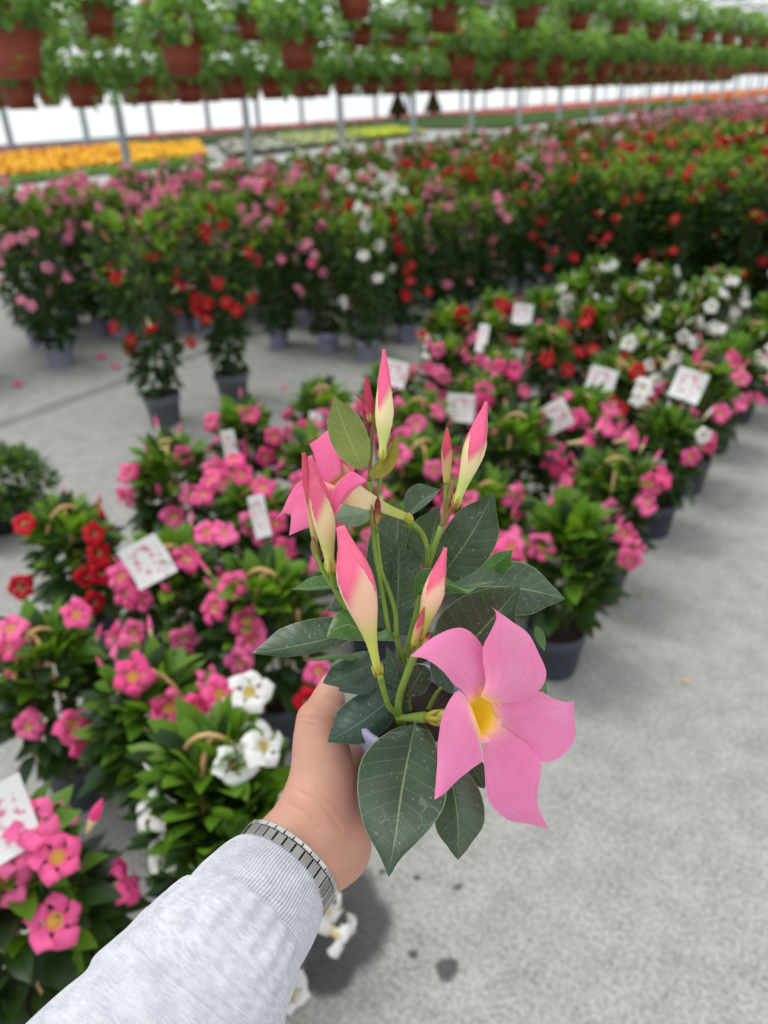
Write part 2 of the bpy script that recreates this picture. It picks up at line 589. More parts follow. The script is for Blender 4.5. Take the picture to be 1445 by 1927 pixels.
def leaf_lines(base, tip, wl, wr, dl=0.0, dr=0.0, bend=0.0, dmid=0.0, pk=.42, q=.85, n=14):
    base, tip = np.array(base, float), np.array(tip, float)
    d = (tip - base)[:2]; ln = np.linalg.norm(d); d = d / ln
    nl = np.array([d[1], -d[0]])
    p_ = q * pk / (1 - pk)
    mx = (pk ** p_) * ((1 - pk) ** q)
    L, Rr, Mi = [], [], []
    for i in range(n + 1):
        u = i / n
        w = (u ** p_) * ((1 - u) ** q) / mx
        k_ = min(1, max(0, (u - .70) / .24)); w *= 1 - .42 * k_ * k_ * (3 - 2 * k_)
        c = base * (1 - u) + tip * u
        c[:2] += nl * bend * math.sin(math.pi * u)
        c[2] += dmid * math.sin(math.pi * u)
        a = c.copy(); a[:2] += nl * wl * w; a[2] += dl * w
        b = c.copy(); b[:2] -= nl * wr * w; b[2] += dr * w
        L.append(a); Rr.append(b); Mi.append(c)
    return L, Rr, Mi


def leaf(base, tip, wl, wr, mat, dl=0., dr=0., bend=0., dmid=0., pk=.42, q=.85, bulge=0., wave=0.0012, label=None, stem=None):
    L, Rr, Mi = leaf_lines(base, tip, wl, wr, dl, dr, bend, dmid, pk, q)
    v, f, uv = patch(L, Rr, 20, 10, bulge, Mi, wave)
    mb = MB().add(v, f, 0, uv)
    if stem is not None:
        b = np.array(base, float)
        pts = smooth_line([stem, tuple((np.array(stem) + b) / 2 + np.array([0, 4, 0])), base], 6)
        mb.tube(P(pts[:, 0], pts[:, 1], pts[:, 2]), [.0016, .0013], 7, 1)
    return hpart('leaf', np.concatenate(mb.v), mb.f, [mat, STEM_G], mb.m, np.concatenate(mb.uv), None, 0.0, label)


def stem_mat(name, a, b_, red=0.25):
    m, t, b = nodes(name)
    co = coord(t)
    c = ramp(t, noise(t, 40, 3, co), [(0.3, lin(*a)), (0.7, lin(*b_))])
    k = ramp(t, noise(t, 90, 2, co), [(0.60, (0, 0, 0, 1)), (0.72, (1, 1, 1, 1))])
    c = mixc(t, math_(t, 'MULTIPLY', k, red), c, lin(140, 74, 40))
    t.links.new(c, b.inputs['Base Color'])
    b.inputs['Roughness'].default_value = 0.45
    return m


STEM_G = stem_mat('green_stem', (96, 128, 40), (128, 156, 58))
STEM_B = stem_mat('brown_stem', (112, 92, 44), (136, 118, 58), 0.6)


def stem(pts, rad, mat=None, name='stem', n=16, parent=None, label=None):
    s_ = smooth_line(pts, n)
    v, f, uv = tube(P(s_[:, 0], s_[:, 1], s_[:, 2]), [r / FPX * pts[0][2] for r in (rad if hasattr(rad, '__len__') else [rad])], 10)
    return hpart(name, v, f, mat or STEM_G, None, uv, parent, 0, label)


def pixd(y, off=0.0):
    """depth of the plane the stems grow in"""
    return .425 + .07 * (y - 660) / 725.0 + off


def D(pts, off=0.0):
    return [(x, y, pixd(y, off)) for x, y in pts]


# ---- pot and soil
def pot_mesh(name, r0, r1, h, mat, lip=0.006, n=40, wall=0.003):
    prof = [(0.001, 0.002), (r0 * .9, 0.002), (r0, 0.0), (r0 + .002, .003), (r0 + (r1 - r0) * .72, h * .76), (r1 - .001, h * .77), (r1, h * .79), (r1 + lip * .2, h - .003), (r1 + lip * .2 - .001, h), (r1 - wall, h), (r1 - wall - .002, h * .8), (r0 - wall, .006), (0.001, .006)]
    v, f = lathe(prof, n)
    return mesh(name, v, f, mat)


LILAC = plain('lilac_plastic', (150, 148, 178), 0.5, 0, 0.06, 20)
SOIL = plain('dark_soil', (44, 32, 25), 0.95, 0, 0.35, 60)
PH = .082
pm = inst('pot', pot_mesh("pot", .032, .040, PH, LILAC), HERO)
sv, sf = lathe([(.001, .004), (.02, .003), (.0365, 0)], 28)
inst('soil', mesh('soil', sv + np.array([0, 0, PH * .86]), sf, SOIL), HERO)

# ---- stems
SB = (776, 1372, .506)               # where the stems leave the soil
stem([SB, (760, 1370, .500), (750, 1347, .482), (751, 1313, .478), (760, 1284, .474), (770, 1258, .470), (782, 1228, .466)], [9, 7, 6.5, 7], label='thick stem ringed by old leaf scars')
stem([(750, 1347, .482), (741, 1338, .474), (731, 1328, .462), (722, 1300, .452), (715, 1272, .444)], [6, 5, 6], name='stem')
stem([SB, (764, 1300, .506), (757, 1250, .500), (750, 1218, .492), (744, 1190, .486)], [7, 6, 5])
stem(D([(746, 1200), (744, 1155), (733, 1115), (718, 1076), (712, 1035), (709, 1001)]) , [5, 4.5, 4, 4])
stem(D([(738, 1205), (731, 1182), (722, 1130), (714, 1080), (706, 1040), (701, 985), (697, 930), (695, 905)]), [4.5, 4.5, 4.5, 5])
stem(D([(695, 905), (698, 850), (702, 800), (703, 770)]), [4.2, 3.6], STEM_B)
stem(D([(709, 1001), (706, 975), (709, 940), (714, 915), (717, 885), (719, 860)]), [3.4, 3.6, 5], STEM_G)
stem([(700, 1200, .495), (668, 1160, .470), (645, 1135, .464), (627, 1105, .458), (611, 1080, .455), (600, 1055, .452), (592, 1035, .452)], [6, 5, 4.5, 4])
stem([(628, 1106, .458), (625, 1088, .455), (622, 1071, .452)], [4.5, 5.5])
stem([(760, 1250, .502), (785, 1150, .488), (803, 1075, .478), (810, 1050, .474), (820, 1020, .470), (830, 990, .467)], [7, 6.5, 6, 5])
stem([(830, 990, .467), (843, 968, .464), (855, 950, .460)], [4.5, 5.5], STEM_B)
stem([(822, 1015, .470), (832, 990, .467), (838, 950, .466), (841, 908, .464)], [4, 5, 5])
stem([(824, 1010, .470), (836, 980, .466), (846, 935, .462), (853, 905, .458)], [3, 5, 6, 2], STEM_B, 'bud', label='tight cluster of tiny unopened buds')
stem([(804, 1068, .476), (804, 1035, .468), (795, 1005, .462), (775, 984, .455), (768, 975, .452)], [4.5, 4.5, 5, 6])
stem([(782, 1228, .466), (788, 1212, .463), (792, 1196, .460)], [6.5, 6, 6])
stem([(782, 1228, .466), (776, 1220, .464), (778, 1210, .462)], [4, 4.5], STEM_B)
stem([(768, 1240, .468), (756, 1290, .5)], 2)
stem([(748, 1350, .482), (765, 1351, .476), (785, 1350, .470), (800, 1350, .466)], [7, 7, 9, 11], STEM_G)
stem([(806, 1335, .492), (814, 1318, .489), (822, 1304, .486), (830, 1294, .484)], [5, 4.5, 3])
stem([(672, 1232, .492), (645, 1238, .49), (700, 1246, .5)], 3)

# ---- leaves: base, tip, reach to the left and right of the midrib as seen from the base
lf = leaf
lf((684, 884, .437), (628, 743, .428), 34, 36, LEAF_Y, dl=.004, dr=-.002, bend=4, pk=.45, q=.8, bulge=-.002, label='young yellow-green leaf near the top')
lf((694, 897, .434), (747, 814, .428), 10, 22, LEAF_O, dl=.008, dr=-.002, bend=-9, pk=.35, q=.9, label='small bronze-yellow young leaf')
lf((704, 777, .431), (750, 727, .424), 5, 6, LEAF_R, dl=.002, bend=3, q=.7)
lf((702, 778, .431), (668, 742, .427), 4, 4, LEAF_R, bend=-4, q=.7)
lf((706, 776, .433), (709, 736, .430), 4, 4, LEAF_R, bend=-2, q=.7)
# right-hand side
lf((816, 1100, .486), (929, 926, .462), 47, 52, LEAF_D, dl=.004, dr=.004, bend=-8, pk=.5, q=.7, bulge=-.003, stem=(806, 1110, .488))
lf((906, 1084, .506), (965, 1034, .492), 17, 26, LEAF_G, dl=.006, dr=-.001, pk=.45)
lf((842, 1108, .500), (1064, 1127, .486), 50, 52, LEAF_D, dl=.014, dr=-.006, bend=13, pk=.52, q=.7, bulge=.004, stem=(800, 1140, .498))
v_, f_, uv_ = patch([(842, 1250, .486), (815, 1215, .482), (822, 1168, .478), (846, 1138, .476), (880, 1118, .474), (926, 1106, .47), (960, 1104, .468), (979, 1102, .466)],
                    [(860, 1255, .486), (925, 1245, .482), (960, 1205, .478), (971, 1177, .476), (969, 1155, .472), (973, 1138, .47), (979, 1118, .467), (979, 1102, .466)],
                    22, 12, .003, [(850, 1255, .486), (884, 1212, .486), (920, 1172, .484), (950, 1138, .478), (968, 1115, .470), (979, 1102, .466)])
hpart('leaf', v_, f_, [LEAF_D], None, uv_, None, 0)
v_, f_, uv_ = patch([(778, 1118, .474), (781, 1090, .468), (790, 1075, .464), (808, 1069, .462), (834, 1084, .464), (868, 1103, .462), (890, 1104, .46), (908, 1096, .458), (931, 1093, .458)],
                    [(785, 1120, .474), (800, 1119, .468), (831, 1118, .464), (860, 1116, .460), (878, 1117, .456), (888, 1113, .455), (898, 1104, .456), (915, 1098, .457), (931, 1094, .458)], 24, 8, .002)
hpart('leaf', v_, f_, [LEAF_G], None, uv_, None, 0)
lf((764, 972, .492), (829, 921, .484), 34, 10, LEAF_D, dl=.004, dr=-.004, bend=4, pk=.5, q=.7)
lf((804, 1066, .496), (829, 949, .490), 46, 12, LEAF_D, dl=.006, dr=-.004, bend=2, pk=.42)
lf((716, 1140, .502), (748, 941, .492), 54, 20, LEAF_D, dl=.004, dr=.002, bend=-12, pk=.5, q=.6)
lf((748, 1160, .496), (751, 1016, .492), 18, 46, LEAF_D, dl=.003, dr=.003, bend=0, pk=.52, q=.65, bulge=-.003)
lf((700, 960, .486), (626, 976, .480), 24, 26, LEAF_P, dl=.002, dr=.002, bend=0, pk=.45, label='pale underside of a leaf with a brown scar')
# left-hand side
lf((676, 1186, .474), (473, 1230, .458), 20, 44, LEAF_D, dl=-.002, dr=.006, bend=4, pk=.45, q=.65, bulge=.003, stem=(700, 1196, .486))
v_, f_, uv_ = patch([(742, 1207, .466), (700, 1205, .462), (681, 1206, .460), (650, 1204, .456), (631, 1201, .454), (620, 1201, .452), (613, 1200, .452)],
                    [(742, 1205, .466), (730, 1183, .468), (711, 1190, .470), (680, 1175, .468), (655, 1147, .466), (634, 1155, .462), (621, 1176, .457), (613, 1200, .452)], 22, 8, .003)
hpart('leaf', v_, f_, [LEAF_G], None, uv_, None, 0)
lf((652, 1100, .470), (548, 1110, .462), 5, 22, LEAF_G, dl=-.002, dr=.004, pk=.42)
lf((700, 1120, .500), (615, 1150, .490), 14, 26, LEAF_D, dr=.004)
lf((676, 1234, .488), (569, 1244, .480), 3, 7, LEAF_G, dr=.006)
lf((716, 1236, .496), (607, 1285, .484), 26, 34, LEAF_B, dl=-.003, dr=.005, bend=6, pk=.5, q=.6, bulge=.003)
lf((752, 1300, .492), (616, 1396, .480), 40, 46, LEAF_B, dl=-.003, dr=.006, bend=6, pk=.5, q=.62, bulge=.003)
lf((720, 1278, .505), (624, 1356, .499), 4, 11, LEAF_B, dl=.006, dr=0, bend=12)
lf((756, 1350, .492), (727, 1215, .486), 22, 16, LEAF_D, dl=.004, dr=.004, bend=-10, pk=.45, q=.6)
lf((800, 1252, .500), (765, 1312, .492), 26, 26, LEAF_D, pk=.5, q=.5)
lf((815, 1238, .498), (850, 1306, .490), 22, 18, LEAF_B, pk=.5, q=.5)
lf((742, 1190, .506), (795, 1148, .500), 24, 24, LEAF_B, pk=.5, q=.6)
lf((735, 1180, .508), (690, 1120, .504), 26, 30, LEAF_B, pk=.5, q=.6)
lf((760, 1240, .510), (842, 1195, .505), 24, 26, LEAF_D, pk=.5, q=.6)
lf((748, 1258, .496), (636, 1300, .489), 24, 26, LEAF_B, pk=.5, q=.6)
lf((735, 1330, .505), (690, 1392, .5), 28, 26, LEAF_B, pk=.5, q=.5)
# hanging in front of the pot
v_, f_, uv_ = patch([(783, 1362, .470), (800, 1366, .468), (812, 1382, .465), (825, 1415, .460), (834, 1452, .456), (840, 1488, .452), (836, 1516, .449), (815, 1552, .446), (788, 1582, .444), (762, 1607, .443), (745, 1628, .442), (736, 1645, .442), (731, 1651, .442)],
                    [(777, 1362, .470), (745, 1370, .468), (711, 1391, .464), (688, 1415, .461), (676, 1442, .458), (672, 1480, .454), (675, 1512, .452), (682, 1546, .449), (695, 1576, .447), (710, 1602, .445), (722, 1628, .443), (728, 1643, .442), (731, 1651, .442)],
                    30, 16, .007, [(780, 1361, .470), (773, 1400, .472), (763, 1450, .469), (754, 1500, .464), (746, 1560, .456), (736, 1620, .446), (731, 1651, .442)], .0010, 2.5)
hpart('leaf', v_, f_, [LEAF_D], None, uv_, None, 0, 'largest leaf, hanging in front of the pot')
lf((836, 1420, .482), (862, 1618, .462), 52, 44, LEAF_D, dl=-.002, dr=.006, bend=10, pk=.55, q=.6, bulge=.004)
lf((880, 1425, .492), (911, 1484, .486), 22, 20, LEAF_D, pk=.5, q=.6)
lf((1008, 1178, .500), (1025, 1226, .494), 10, 8, LEAF_G)
lf((990, 1260, .492), (1030, 1312, .486), 16, 14, LEAF_G, pk=.5)
lf((850, 1360, .498), (820, 1440, .490), 30, 30, LEAF_D, pk=.5, q=.5)
stem([(783, 1362, .470), (778, 1354, .472), (770, 1350, .476)], [3.2, 2.6])
stem([(836, 1420, .482), (815, 1390, .492), (782, 1378, .505)], [3.2, 2.6])


# ---- buds
def bud_mat(name, base, mid, pink, start):
    m, t, b = nodes(name)
    uv = coord(t, 'UV')
    sx = N(t, 'ShaderNodeSeparateXYZ'); t.links.new(uv, sx.inputs[0])
    u, v = sx.outputs[0], sx.outputs[1]
    # the pink lobes end in pointed steps round the tube
    saw = math_(t, 'FRACT', math_(t, 'ADD', math_(t, 'MULTIPLY', v, 3.0), math_(t, 'MULTIPLY', u, 1.2)))
    k = math_(t, 'SUBTRACT', u, math_(t, 'MULTIPLY', saw, 0.24))
    st = N(t, 'ShaderNodeMapRange', interpolation_type='SMOOTHSTEP'); t.links.new(k, st.inputs[0])
    st.inputs[1].default_value = start - .07; st.inputs[2].default_value = start + .05
    c = ramp(t, u, [(0.0, lin(*base)), (start * .5, lin(*base)), (start * .85, lin(*mid)), (1.0, lin(*mid))])
    pk = mixc(t, noise(t, 90, 3, coord(t)), lin(*[max(0, q - 22) for q in pink]), lin(*[min(255, q + 18) for q in pink]))
    seam = N(t, 'ShaderNodeMapRange'); t.links.new(saw, seam.inputs[0]); seam.inputs[1].default_value = 0.0; seam.inputs[2].default_value = 0.06; seam.inputs[3].default_value = 0.5; seam.inputs[4].default_value = 0.0
    pk = mixc(t, seam.outputs[0], pk, lin(*[q * .72 for q in pink]))
    c = mixc(t, st.outputs[0], c, pk)
    t.links.new(c, b.inputs['Base Color'])
    b.inputs['Roughness'].default_value = 0.5
    b.inputs['Specular IOR Level'].default_value = 0.35
    b.inputs['Subsurface Weight'].default_value = 0.15
    b.inputs['Subsurface Radius'].default_value = (.004, .002, .001)
    b.inputs['Subsurface Scale'].default_value = 1.0
    bump(t, b, math_(t, 'MULTIPLY', saw, st.outputs[0]), 0.5, 0.0022)
    return m


BUD_F = bud_mat('bud_cream_to_pink', (190, 194, 92), (236, 190, 160), (240, 104, 140), .50)
BUD_T = bud_mat('bud_green_to_pink', (196, 204, 120), (228, 212, 160), (238, 98, 140), .44)
BUD_S = bud_mat('small_rosy_bud', (190, 170, 100), (206, 150, 120), (202, 70, 96), .42)
CALYX = stem_mat('calyx_green_red', (150, 140, 40), (176, 170, 60), .7)


def bud(base, tip, prof, mat, bend=0., calyx=0, label=None, n=30, m=28):
    base, tip = np.array(base, float), np.array(tip, float)
    d = (tip - base)[:2]; d = d / np.linalg.norm(d); nl = np.array([d[1], -d[0]])
    C_ = []; Rr = []
    us = np.linspace(0, 1, n + 1)
    pu = np.linspace(0, 1, len(prof)) if np.isscalar(prof[0]) else [q[0] for q in prof]
    pr = prof if np.isscalar(prof[0]) else [q[1] for q in prof]
    for u in us:
        c = base * (1 - u) + tip * u
        c[:2] += nl * bend * math.sin(math.pi * u)
        C_.append(c); Rr.append(np.interp(u, pu, pr))
    C_ = np.array(C_); pts = P(C_[:, 0], C_[:, 1], C_[:, 2])
    rad = np.array(Rr) / FPX * C_[:, 2]
    rad = np.convolve(np.pad(rad, 2, 'edge'), np.ones(5) / 5, 'valid')
    v, f, uv = tube(pts, list(rad), m)
    # twisted pleats on the furled lobes
    uu = uv[:, 0]; th = uv[:, 1]
    ax = np.repeat(pts, m, 0)
    saw = (th * 3 + uu * 1.2) % 1.0
    k = 1 + np.where(uu > .45, (saw - .5) * .16 * np.clip((uu - .45) * 4, 0, 1), 0)
    v = ax + (v - ax) * k[:, None]
    o = hpart('bud', v, f, mat, None, uv, None, 0, label)
    if calyx:
        mb = MB()
        t0 = pts[1] - pts[0]; t0 /= np.linalg.norm(t0)
        a = np.cross(t0, CF); a /= np.linalg.norm(a); b_ = np.cross(t0, a)
        r_ = calyx / FPX * base[2]
        for q in range(5):
            th_ = q * 2 * math.pi / 5 + .4
            e = math.cos(th_) * a + math.sin(th_) * b_
            h = r_ * (2.6 + .8 * (q % 2))
            mb.tube([pts[0] - t0 * r_ * .6 + e * r_ * .5, pts[0] + e * r_ * 1.05 + t0 * h * .35, pts[0] + e * r_ * 1.25 + t0 * h * .7, pts[0] + e * r_ * 1.35 + t0 * h], [r_ * .55, r_ * .5, r_ * .3, r_ * .06], 6)
        hpart('calyx', np.concatenate(mb.v), mb.f, CALYX, None, np.concatenate(mb.uv), o, 0)
    return o


bud((712, 1268, .448), (640, 991, .430), [(0, 7), (.10, 8), (.2, 10), (.3, 16), (.4, 25), (.5, 32), (.58, 35), (.66, 35), (.74, 30), (.80, 23), (.84, 18), (.92, 14), (.97, 11), (1, 6)], BUD_F, bend=-4, calyx=8, label='large furled bud, cream below and pink above')
bud((719, 862, .430), (722, 657, .420), [(0, 6), (.12, 7), (.25, 13), (.36, 18), (.46, 18), (.6, 15), (.75, 11), (.88, 7), (1, 2)], BUD_T, bend=-3, calyx=6, label='tall slim bud topping the plant')
bud((856, 952, .462), (915, 756, .448), [(0, 7), (.12, 8), (.25, 11), (.4, 18), (.52, 22), (.62, 21), (.74, 16), (.87, 9), (1, 2)], BUD_T, bend=-4, calyx=7)
bud((840, 908, .464), (841, 804, .456), [(0, 6), (.25, 9), (.5, 11), (.65, 10), (.8, 7), (1, 1.5)], BUD_S, calyx=5)
bud((789, 1200, .460), (838, 1031, .446), [(0, 7), (.15, 10), (.3, 16), (.45, 21), (.55, 21), (.68, 16), (.82, 10), (.92, 6), (1, 3)], BUD_F, bend=-2, calyx=7)
bud((778, 1212, .456), (798, 1143, .450), [(0, 5), (.3, 8), (.55, 7), (.8, 4), (1, 1)], BUD_S, calyx=5)
bud((796, 1212, .460), (812, 1190, .458), [(0, 4), (.4, 5), (1, 1)], BUD_S)
bud((622, 1074, .450), (583, 858, .432), [(0, 9), (.1, 9), (.2, 12), (.32, 18), (.45, 22), (.56, 21), (.68, 18), (.8, 12), (.92, 7), (1, 4)], bud_mat('left_bud', (192, 196, 110), (222, 196, 150), (216, 92, 124), .44), bend=-5, calyx=8)
bud((594, 1030, .462), (571, 852, .452), [(0, 5), (.3, 8), (.6, 9), (.85, 8), (1, 3)], BUD_S)
bud((601, 1062, .454), (588, 1010, .452), [(0, 3), (.4, 9), (.7, 8), (1, 2)], STEM_B)
bud((612, 1050, .452), (606, 1005, .450), [(0, 3), (.4, 7), (.7, 6), (1, 2)], STEM_B)
bud((697, 790, .431), (689, 707, .424), [(0, 5), (.3, 9), (.5, 9), (.75, 6), (1, 1.5)], bud_mat('deep_red_bud', (170, 110, 70), (176, 70, 80), (176, 40, 74), .2), calyx=5)
bud((690, 790, .440), (680, 745, .436), [(0, 4), (.4, 6), (1, 2)], bud_mat('magenta_bud', (200, 90, 110), (214, 60, 110), (220, 50, 110), .1))
bud((710, 985, .446), (711, 936, .444), [(0, 4), (.3, 6), (.6, 6), (.85, 5), (1, 1)], bud_mat('withered_bud', (140, 120, 50), (120, 50, 36), (110, 22, 30), .5))
bud((703, 995, .447), (699, 950, .446), [(0, 3), (.4, 5), (1, 1)], STEM_B)


# ---- open flowers
def bloom_mat(name, deep, pale, streak):
    m, t, b = nodes(name)
    uv = coord(t, 'UV')
    sx = N(t, 'ShaderNodeSeparateXYZ'); t.links.new(uv, sx.inputs[0])
    u, v = sx.outputs[0], sx.outputs[1]
    mp_ = N(t, 'ShaderNodeMapping'); mp_.inputs['Scale'].default_value = (2, 40, 1)
    t.links.new(uv, mp_.inputs['Vector'])
    ln = noise(t, 1.0, 4, mp_.outputs[0])
    c = ramp(t, noise(t, 20, 3, coord(t)), [(0.3, lin(*deep)), (0.7, lin(*pale))])
    c = mixc(t, math_(t, 'MULTIPLY', ramp(t, ln, [(.42, (0, 0, 0, 1)), (.72, (1, 1, 1, 1))]), .45), c, lin(*streak))
    k = N(t, 'ShaderNodeMapRange', interpolation_type='SMOOTHSTEP'); t.links.new(u, k.inputs[0]); k.inputs[1].default_value = 0.0; k.inputs[2].default_value = .22; k.inputs[3].default_value = .55; k.inputs[4].default_value = 0
    c = mixc(t, k.outputs[0], c, lin(254, 204, 204))
    k2 = N(t, 'ShaderNodeMapRange', interpolation_type='SMOOTHSTEP'); t.links.new(math_(t, 'ADD', u, math_(t, 'MULTIPLY', ln, .1)), k2.inputs[0]); k2.inputs[1].default_value = 0.05; k2.inputs[2].default_value = .17; k2.inputs[3].default_value = .8; k2.inputs[4].default_value = 0
    c = mixc(t, k2.outputs[0], c, lin(253, 222, 120))
    t.links.new(c, b.inputs['Base Color'])
    b.inputs['Roughness'].default_value = 0.5
    b.inputs['Specular IOR Level'].default_value = 0.25
    b.inputs['Sheen Weight'].default_value = 0.1
    bump(t, b, ln, 0.3, 0.001)
    tr = N(t, 'ShaderNodeBsdfTranslucent'); t.links.new(c, tr.inputs['Color'])
    mx = N(t, 'ShaderNodeMixShader'); mx.inputs[0].default_value = .42
    t.links.new(b.outputs[0], mx.inputs[1]); t.links.new(tr.outputs[0], mx.inputs[2])
    t.links.new(mx.outputs[0], t.nodes['Material Output'].inputs['Surface'])
    return m


PETAL_1 = bloom_mat('soft_pink_petal', (255, 136, 192), (255, 164, 208), (246, 108, 170))
PETAL_2 = bloom_mat('deeper_pink_petal', (250, 118, 176), (255, 148, 198), (236, 90, 150))


def throat_mat(name, rimc, deepc, tubec, a, b_):
    m, t, b = nodes(name)
    uv = coord(t, 'UV')
    sx = N(t, 'ShaderNodeSeparateXYZ'); t.links.new(uv, sx.inputs[0])
    mp_ = N(t, 'ShaderNodeMapping'); mp_.inputs['Scale'].default_value = (1, 30, 1); t.links.new(uv, mp_.inputs['Vector'])
    u = math_(t, 'ADD', sx.outputs[0], math_(t, 'MULTIPLY', math_(t, 'SUBTRACT', noise(t, 1, 2, mp_.outputs[0]), .5), .12))
    c = ramp(t, u, [(0, lin(*rimc)), (a, lin(*deepc)), (b_, lin(*deepc)), (min(1, b_ + .15), lin(*tubec))])
    t.links.new(c, b.inputs['Base Color']); b.inputs['Roughness'].default_value = .5
    tr = N(t, 'ShaderNodeBsdfTranslucent'); t.links.new(c, tr.inputs['Color'])
    mx = N(t, 'ShaderNodeMixShader'); mx.inputs[0].default_value = .3
    t.links.new(b.outputs[0], mx.inputs[1]); t.links.new(tr.outputs[0], mx.inputs[2])
    t.links.new(mx.outputs[0], t.nodes['Material Output'].inputs['Surface'])
    return m


THROAT_1 = throat_mat('yellow_throat', (252, 168, 200), (253, 216, 52), (196, 204, 110), .24, .55)
THROAT_2 = throat_mat('cream_tube', (240, 150, 150), (240, 222, 178), (196, 200, 96), .10, .50)


def funnel(rings, m=32):
    V = []; UV = []
    k = len(rings)
    for i, (cx, cy, ax, ay, d, slope) in enumerate(rings):
        for j in range(m):
            th = 2 * math.pi * j / m
            dx = ax * math.cos(th)
            V.append((cx + dx, cy + ay * math.sin(th), d + slope * dx / FPX * d)); UV.append((i / (k - 1), j / m))
    V = np.array(V)
    F = [(i * m + j, i * m + (j + 1) % m, (i + 1) * m + (j + 1) % m, (i + 1) * m + j) for i in range(k - 1) for j in range(m)]
    return P(V[:, 0], V[:, 1], V[:, 2]), F, np.array(UV)


D1, SL = .440, .62


def d1(p, extra=0.0):
    return [(x, y, D1 + SL * (x - 905) / FPX * D1 - .10 * (y - 1345) / FPX * D1 + extra) for x, y in p]


v_, f_, uv_ = funnel([(908, 1345, 38, 54, D1 + .0025, SL), (905, 1345, 28, 42, D1 + .003, SL), (900, 1345, 24, 37, D1 + .005, SL), (891, 1345, 18, 30, D1 + .010, SL * .8), (880, 1347, 13, 21, D1 + .016, .4), (860, 1349, 9, 15, D1 + .021, 0), (838, 1350, 6, 13, D1 + .024, 0), (815, 1350, 5, 11, D1 + .026, 0), (800, 1350, 5, 8, D1 + .027, 0)])
F1 = hpart('flower', v_, f_, THROAT_1, None, uv_, None, 0, 'largest open bloom, soft pink with a yellow throat')
PET = [
    ([(884, 1322), (868, 1298), (855, 1290), (832, 1262), (802, 1241), (771, 1235)], [(906, 1306), (918, 1262), (914, 1228), (889, 1192), (860, 1181), (815, 1199), (771, 1235)], .006, .004, .002),
    ([(904, 1308), (914, 1285), (908, 1240), (910, 1214), (922, 1190), (933, 1166), (932, 1151), (924, 1142)], [(926, 1320), (955, 1323), (989, 1317), (1019, 1294), (1028, 1265), (1014, 1230), (994, 1192), (964, 1170), (942, 1154), (924, 1142)], .007, .006, -.006),
    ([(924, 1319), (960, 1320), (990, 1310), (1016, 1301), (1040, 1314), (1064, 1321), (1080, 1318)], [(934, 1366), (950, 1374), (989, 1399), (1021, 1434), (1060, 1421), (1083, 1385), (1080, 1350), (1080, 1318)], .006, .004, .004),
    ([(938, 1362), (976, 1390), (1014, 1426), (1018, 1452), (1012, 1485), (1011, 1514), (1022, 1540), (1034, 1561)], [(903, 1384), (908, 1412), (912, 1456), (915, 1490), (925, 1515), (954, 1542), (992, 1550), (1034, 1561)], .007, .006, .005),
    ([(905, 1384), (900, 1395), (908, 1429), (889, 1446), (860, 1469), (838, 1492), (817, 1505)], [(884, 1324), (864, 1299), (846, 1317), (833, 1345), (827, 1372), (823, 1410), (822, 1444), (817, 1505)], .008, -.002, -.003),
]
def inward(pts, c, k, dd):
    x, y, d = pts[0]
    return [(x * (1 - k) + c[0] * k, y * (1 - k) + c[1] * k, d + dd)] + pts


for L_, R_, bl, tc_, ex in PET:
    v_, f_, uv_ = patch(inward(d1(L_, ex - .0022), (905, 1346), .10, .002), inward(d1(R_, ex + .0022), (905, 1346), .10, .002), 28, 14, bl * .38, None, .0024, 1.2, tc_)
    hpart('petal', v_, f_, PETAL_1, None, uv_, F1, 0)
mb_ = MB()
for q in range(5):
    th_ = q * 1.257 + .3
    e0 = P(808, 1350, .467); a_ = CR * 1.0; bb = CU
    e = (bb * math.cos(th_) - CF * math.sin(th_))
    mb_.tube([e0 - a_ * .003, e0 + e * .0036 + a_ * .003, e0 + e * .006 + a_ * .011], [.0022, .0018, .0002], 6)
hpart('calyx', np.concatenate(mb_.v), mb_.f, CALYX, None, np.concatenate(mb_.uv), F1)

D2, SL2 = .448, -.75


def d2(p, extra=0.0):
    return [(x, y, D2 + SL2 * (x - 640) / FPX * D2 + extra) for x, y in p]


v_, f_, uv_ = funnel([(636, 905, 26, 36, D2 + .002, SL2), (646, 915, 22, 32, D2 + .003, SL2), (662, 928, 15, 24, D2 + .001, -.4), (690, 941, 10, 18, D2 + .000, 0), (715, 952, 7, 12, D2 + .001, 0), (740, 963, 6, 9, D2 + .002, 0), (760, 971, 6, 8, D2 + .003, 0), (770, 976, 6, 9, D2 + .004, 0)])
F2 = hpart('flower', v_, f_, THROAT_2, None, uv_, None, 0, 'pink bloom turned away to the left, cream tube showing')
for L_, R_, bl, tc_, ex in [
    ([(612, 918), (600, 895), (590, 855), (582, 836)], [(642, 892), (642, 866), (635, 830), (619, 810), (600, 824), (582, 836)], .005, .004, 0),
    ([(642, 902), (653, 892), (663, 887), (676, 894), (690, 904)], [(630, 915), (618, 945), (623, 973), (650, 935), (674, 916), (690, 904)], .004, .002, -.005),
    ([(644, 897), (642, 872), (646, 856), (650, 850)], [(660, 897), (668, 880), (662, 860), (650, 850)], .002, .004, .006),
    ([(634, 918), (622, 945), (620, 972), (600, 989), (575, 995), (544, 1008)], [(606, 905), (582, 907), (557, 926), (549, 955), (547, 985), (544, 1008)], .006, .002, -.002),
    ([(575, 945), (551, 968), (535, 966), (518, 978)], [(600, 908), (568, 904), (545, 931), (531, 961), (518, 978)], .003, .004, .004)]:
    v_, f_, uv_ = patch(inward(d2(L_, ex), (638, 908), .4, .004), inward(d2(R_, ex), (638, 908), .4, .004), 22, 12, bl * .4, None, .0018, 1.5, tc_)
    hpart('petal', v_, f_, PETAL_2, None, uv_, F2, .0003)
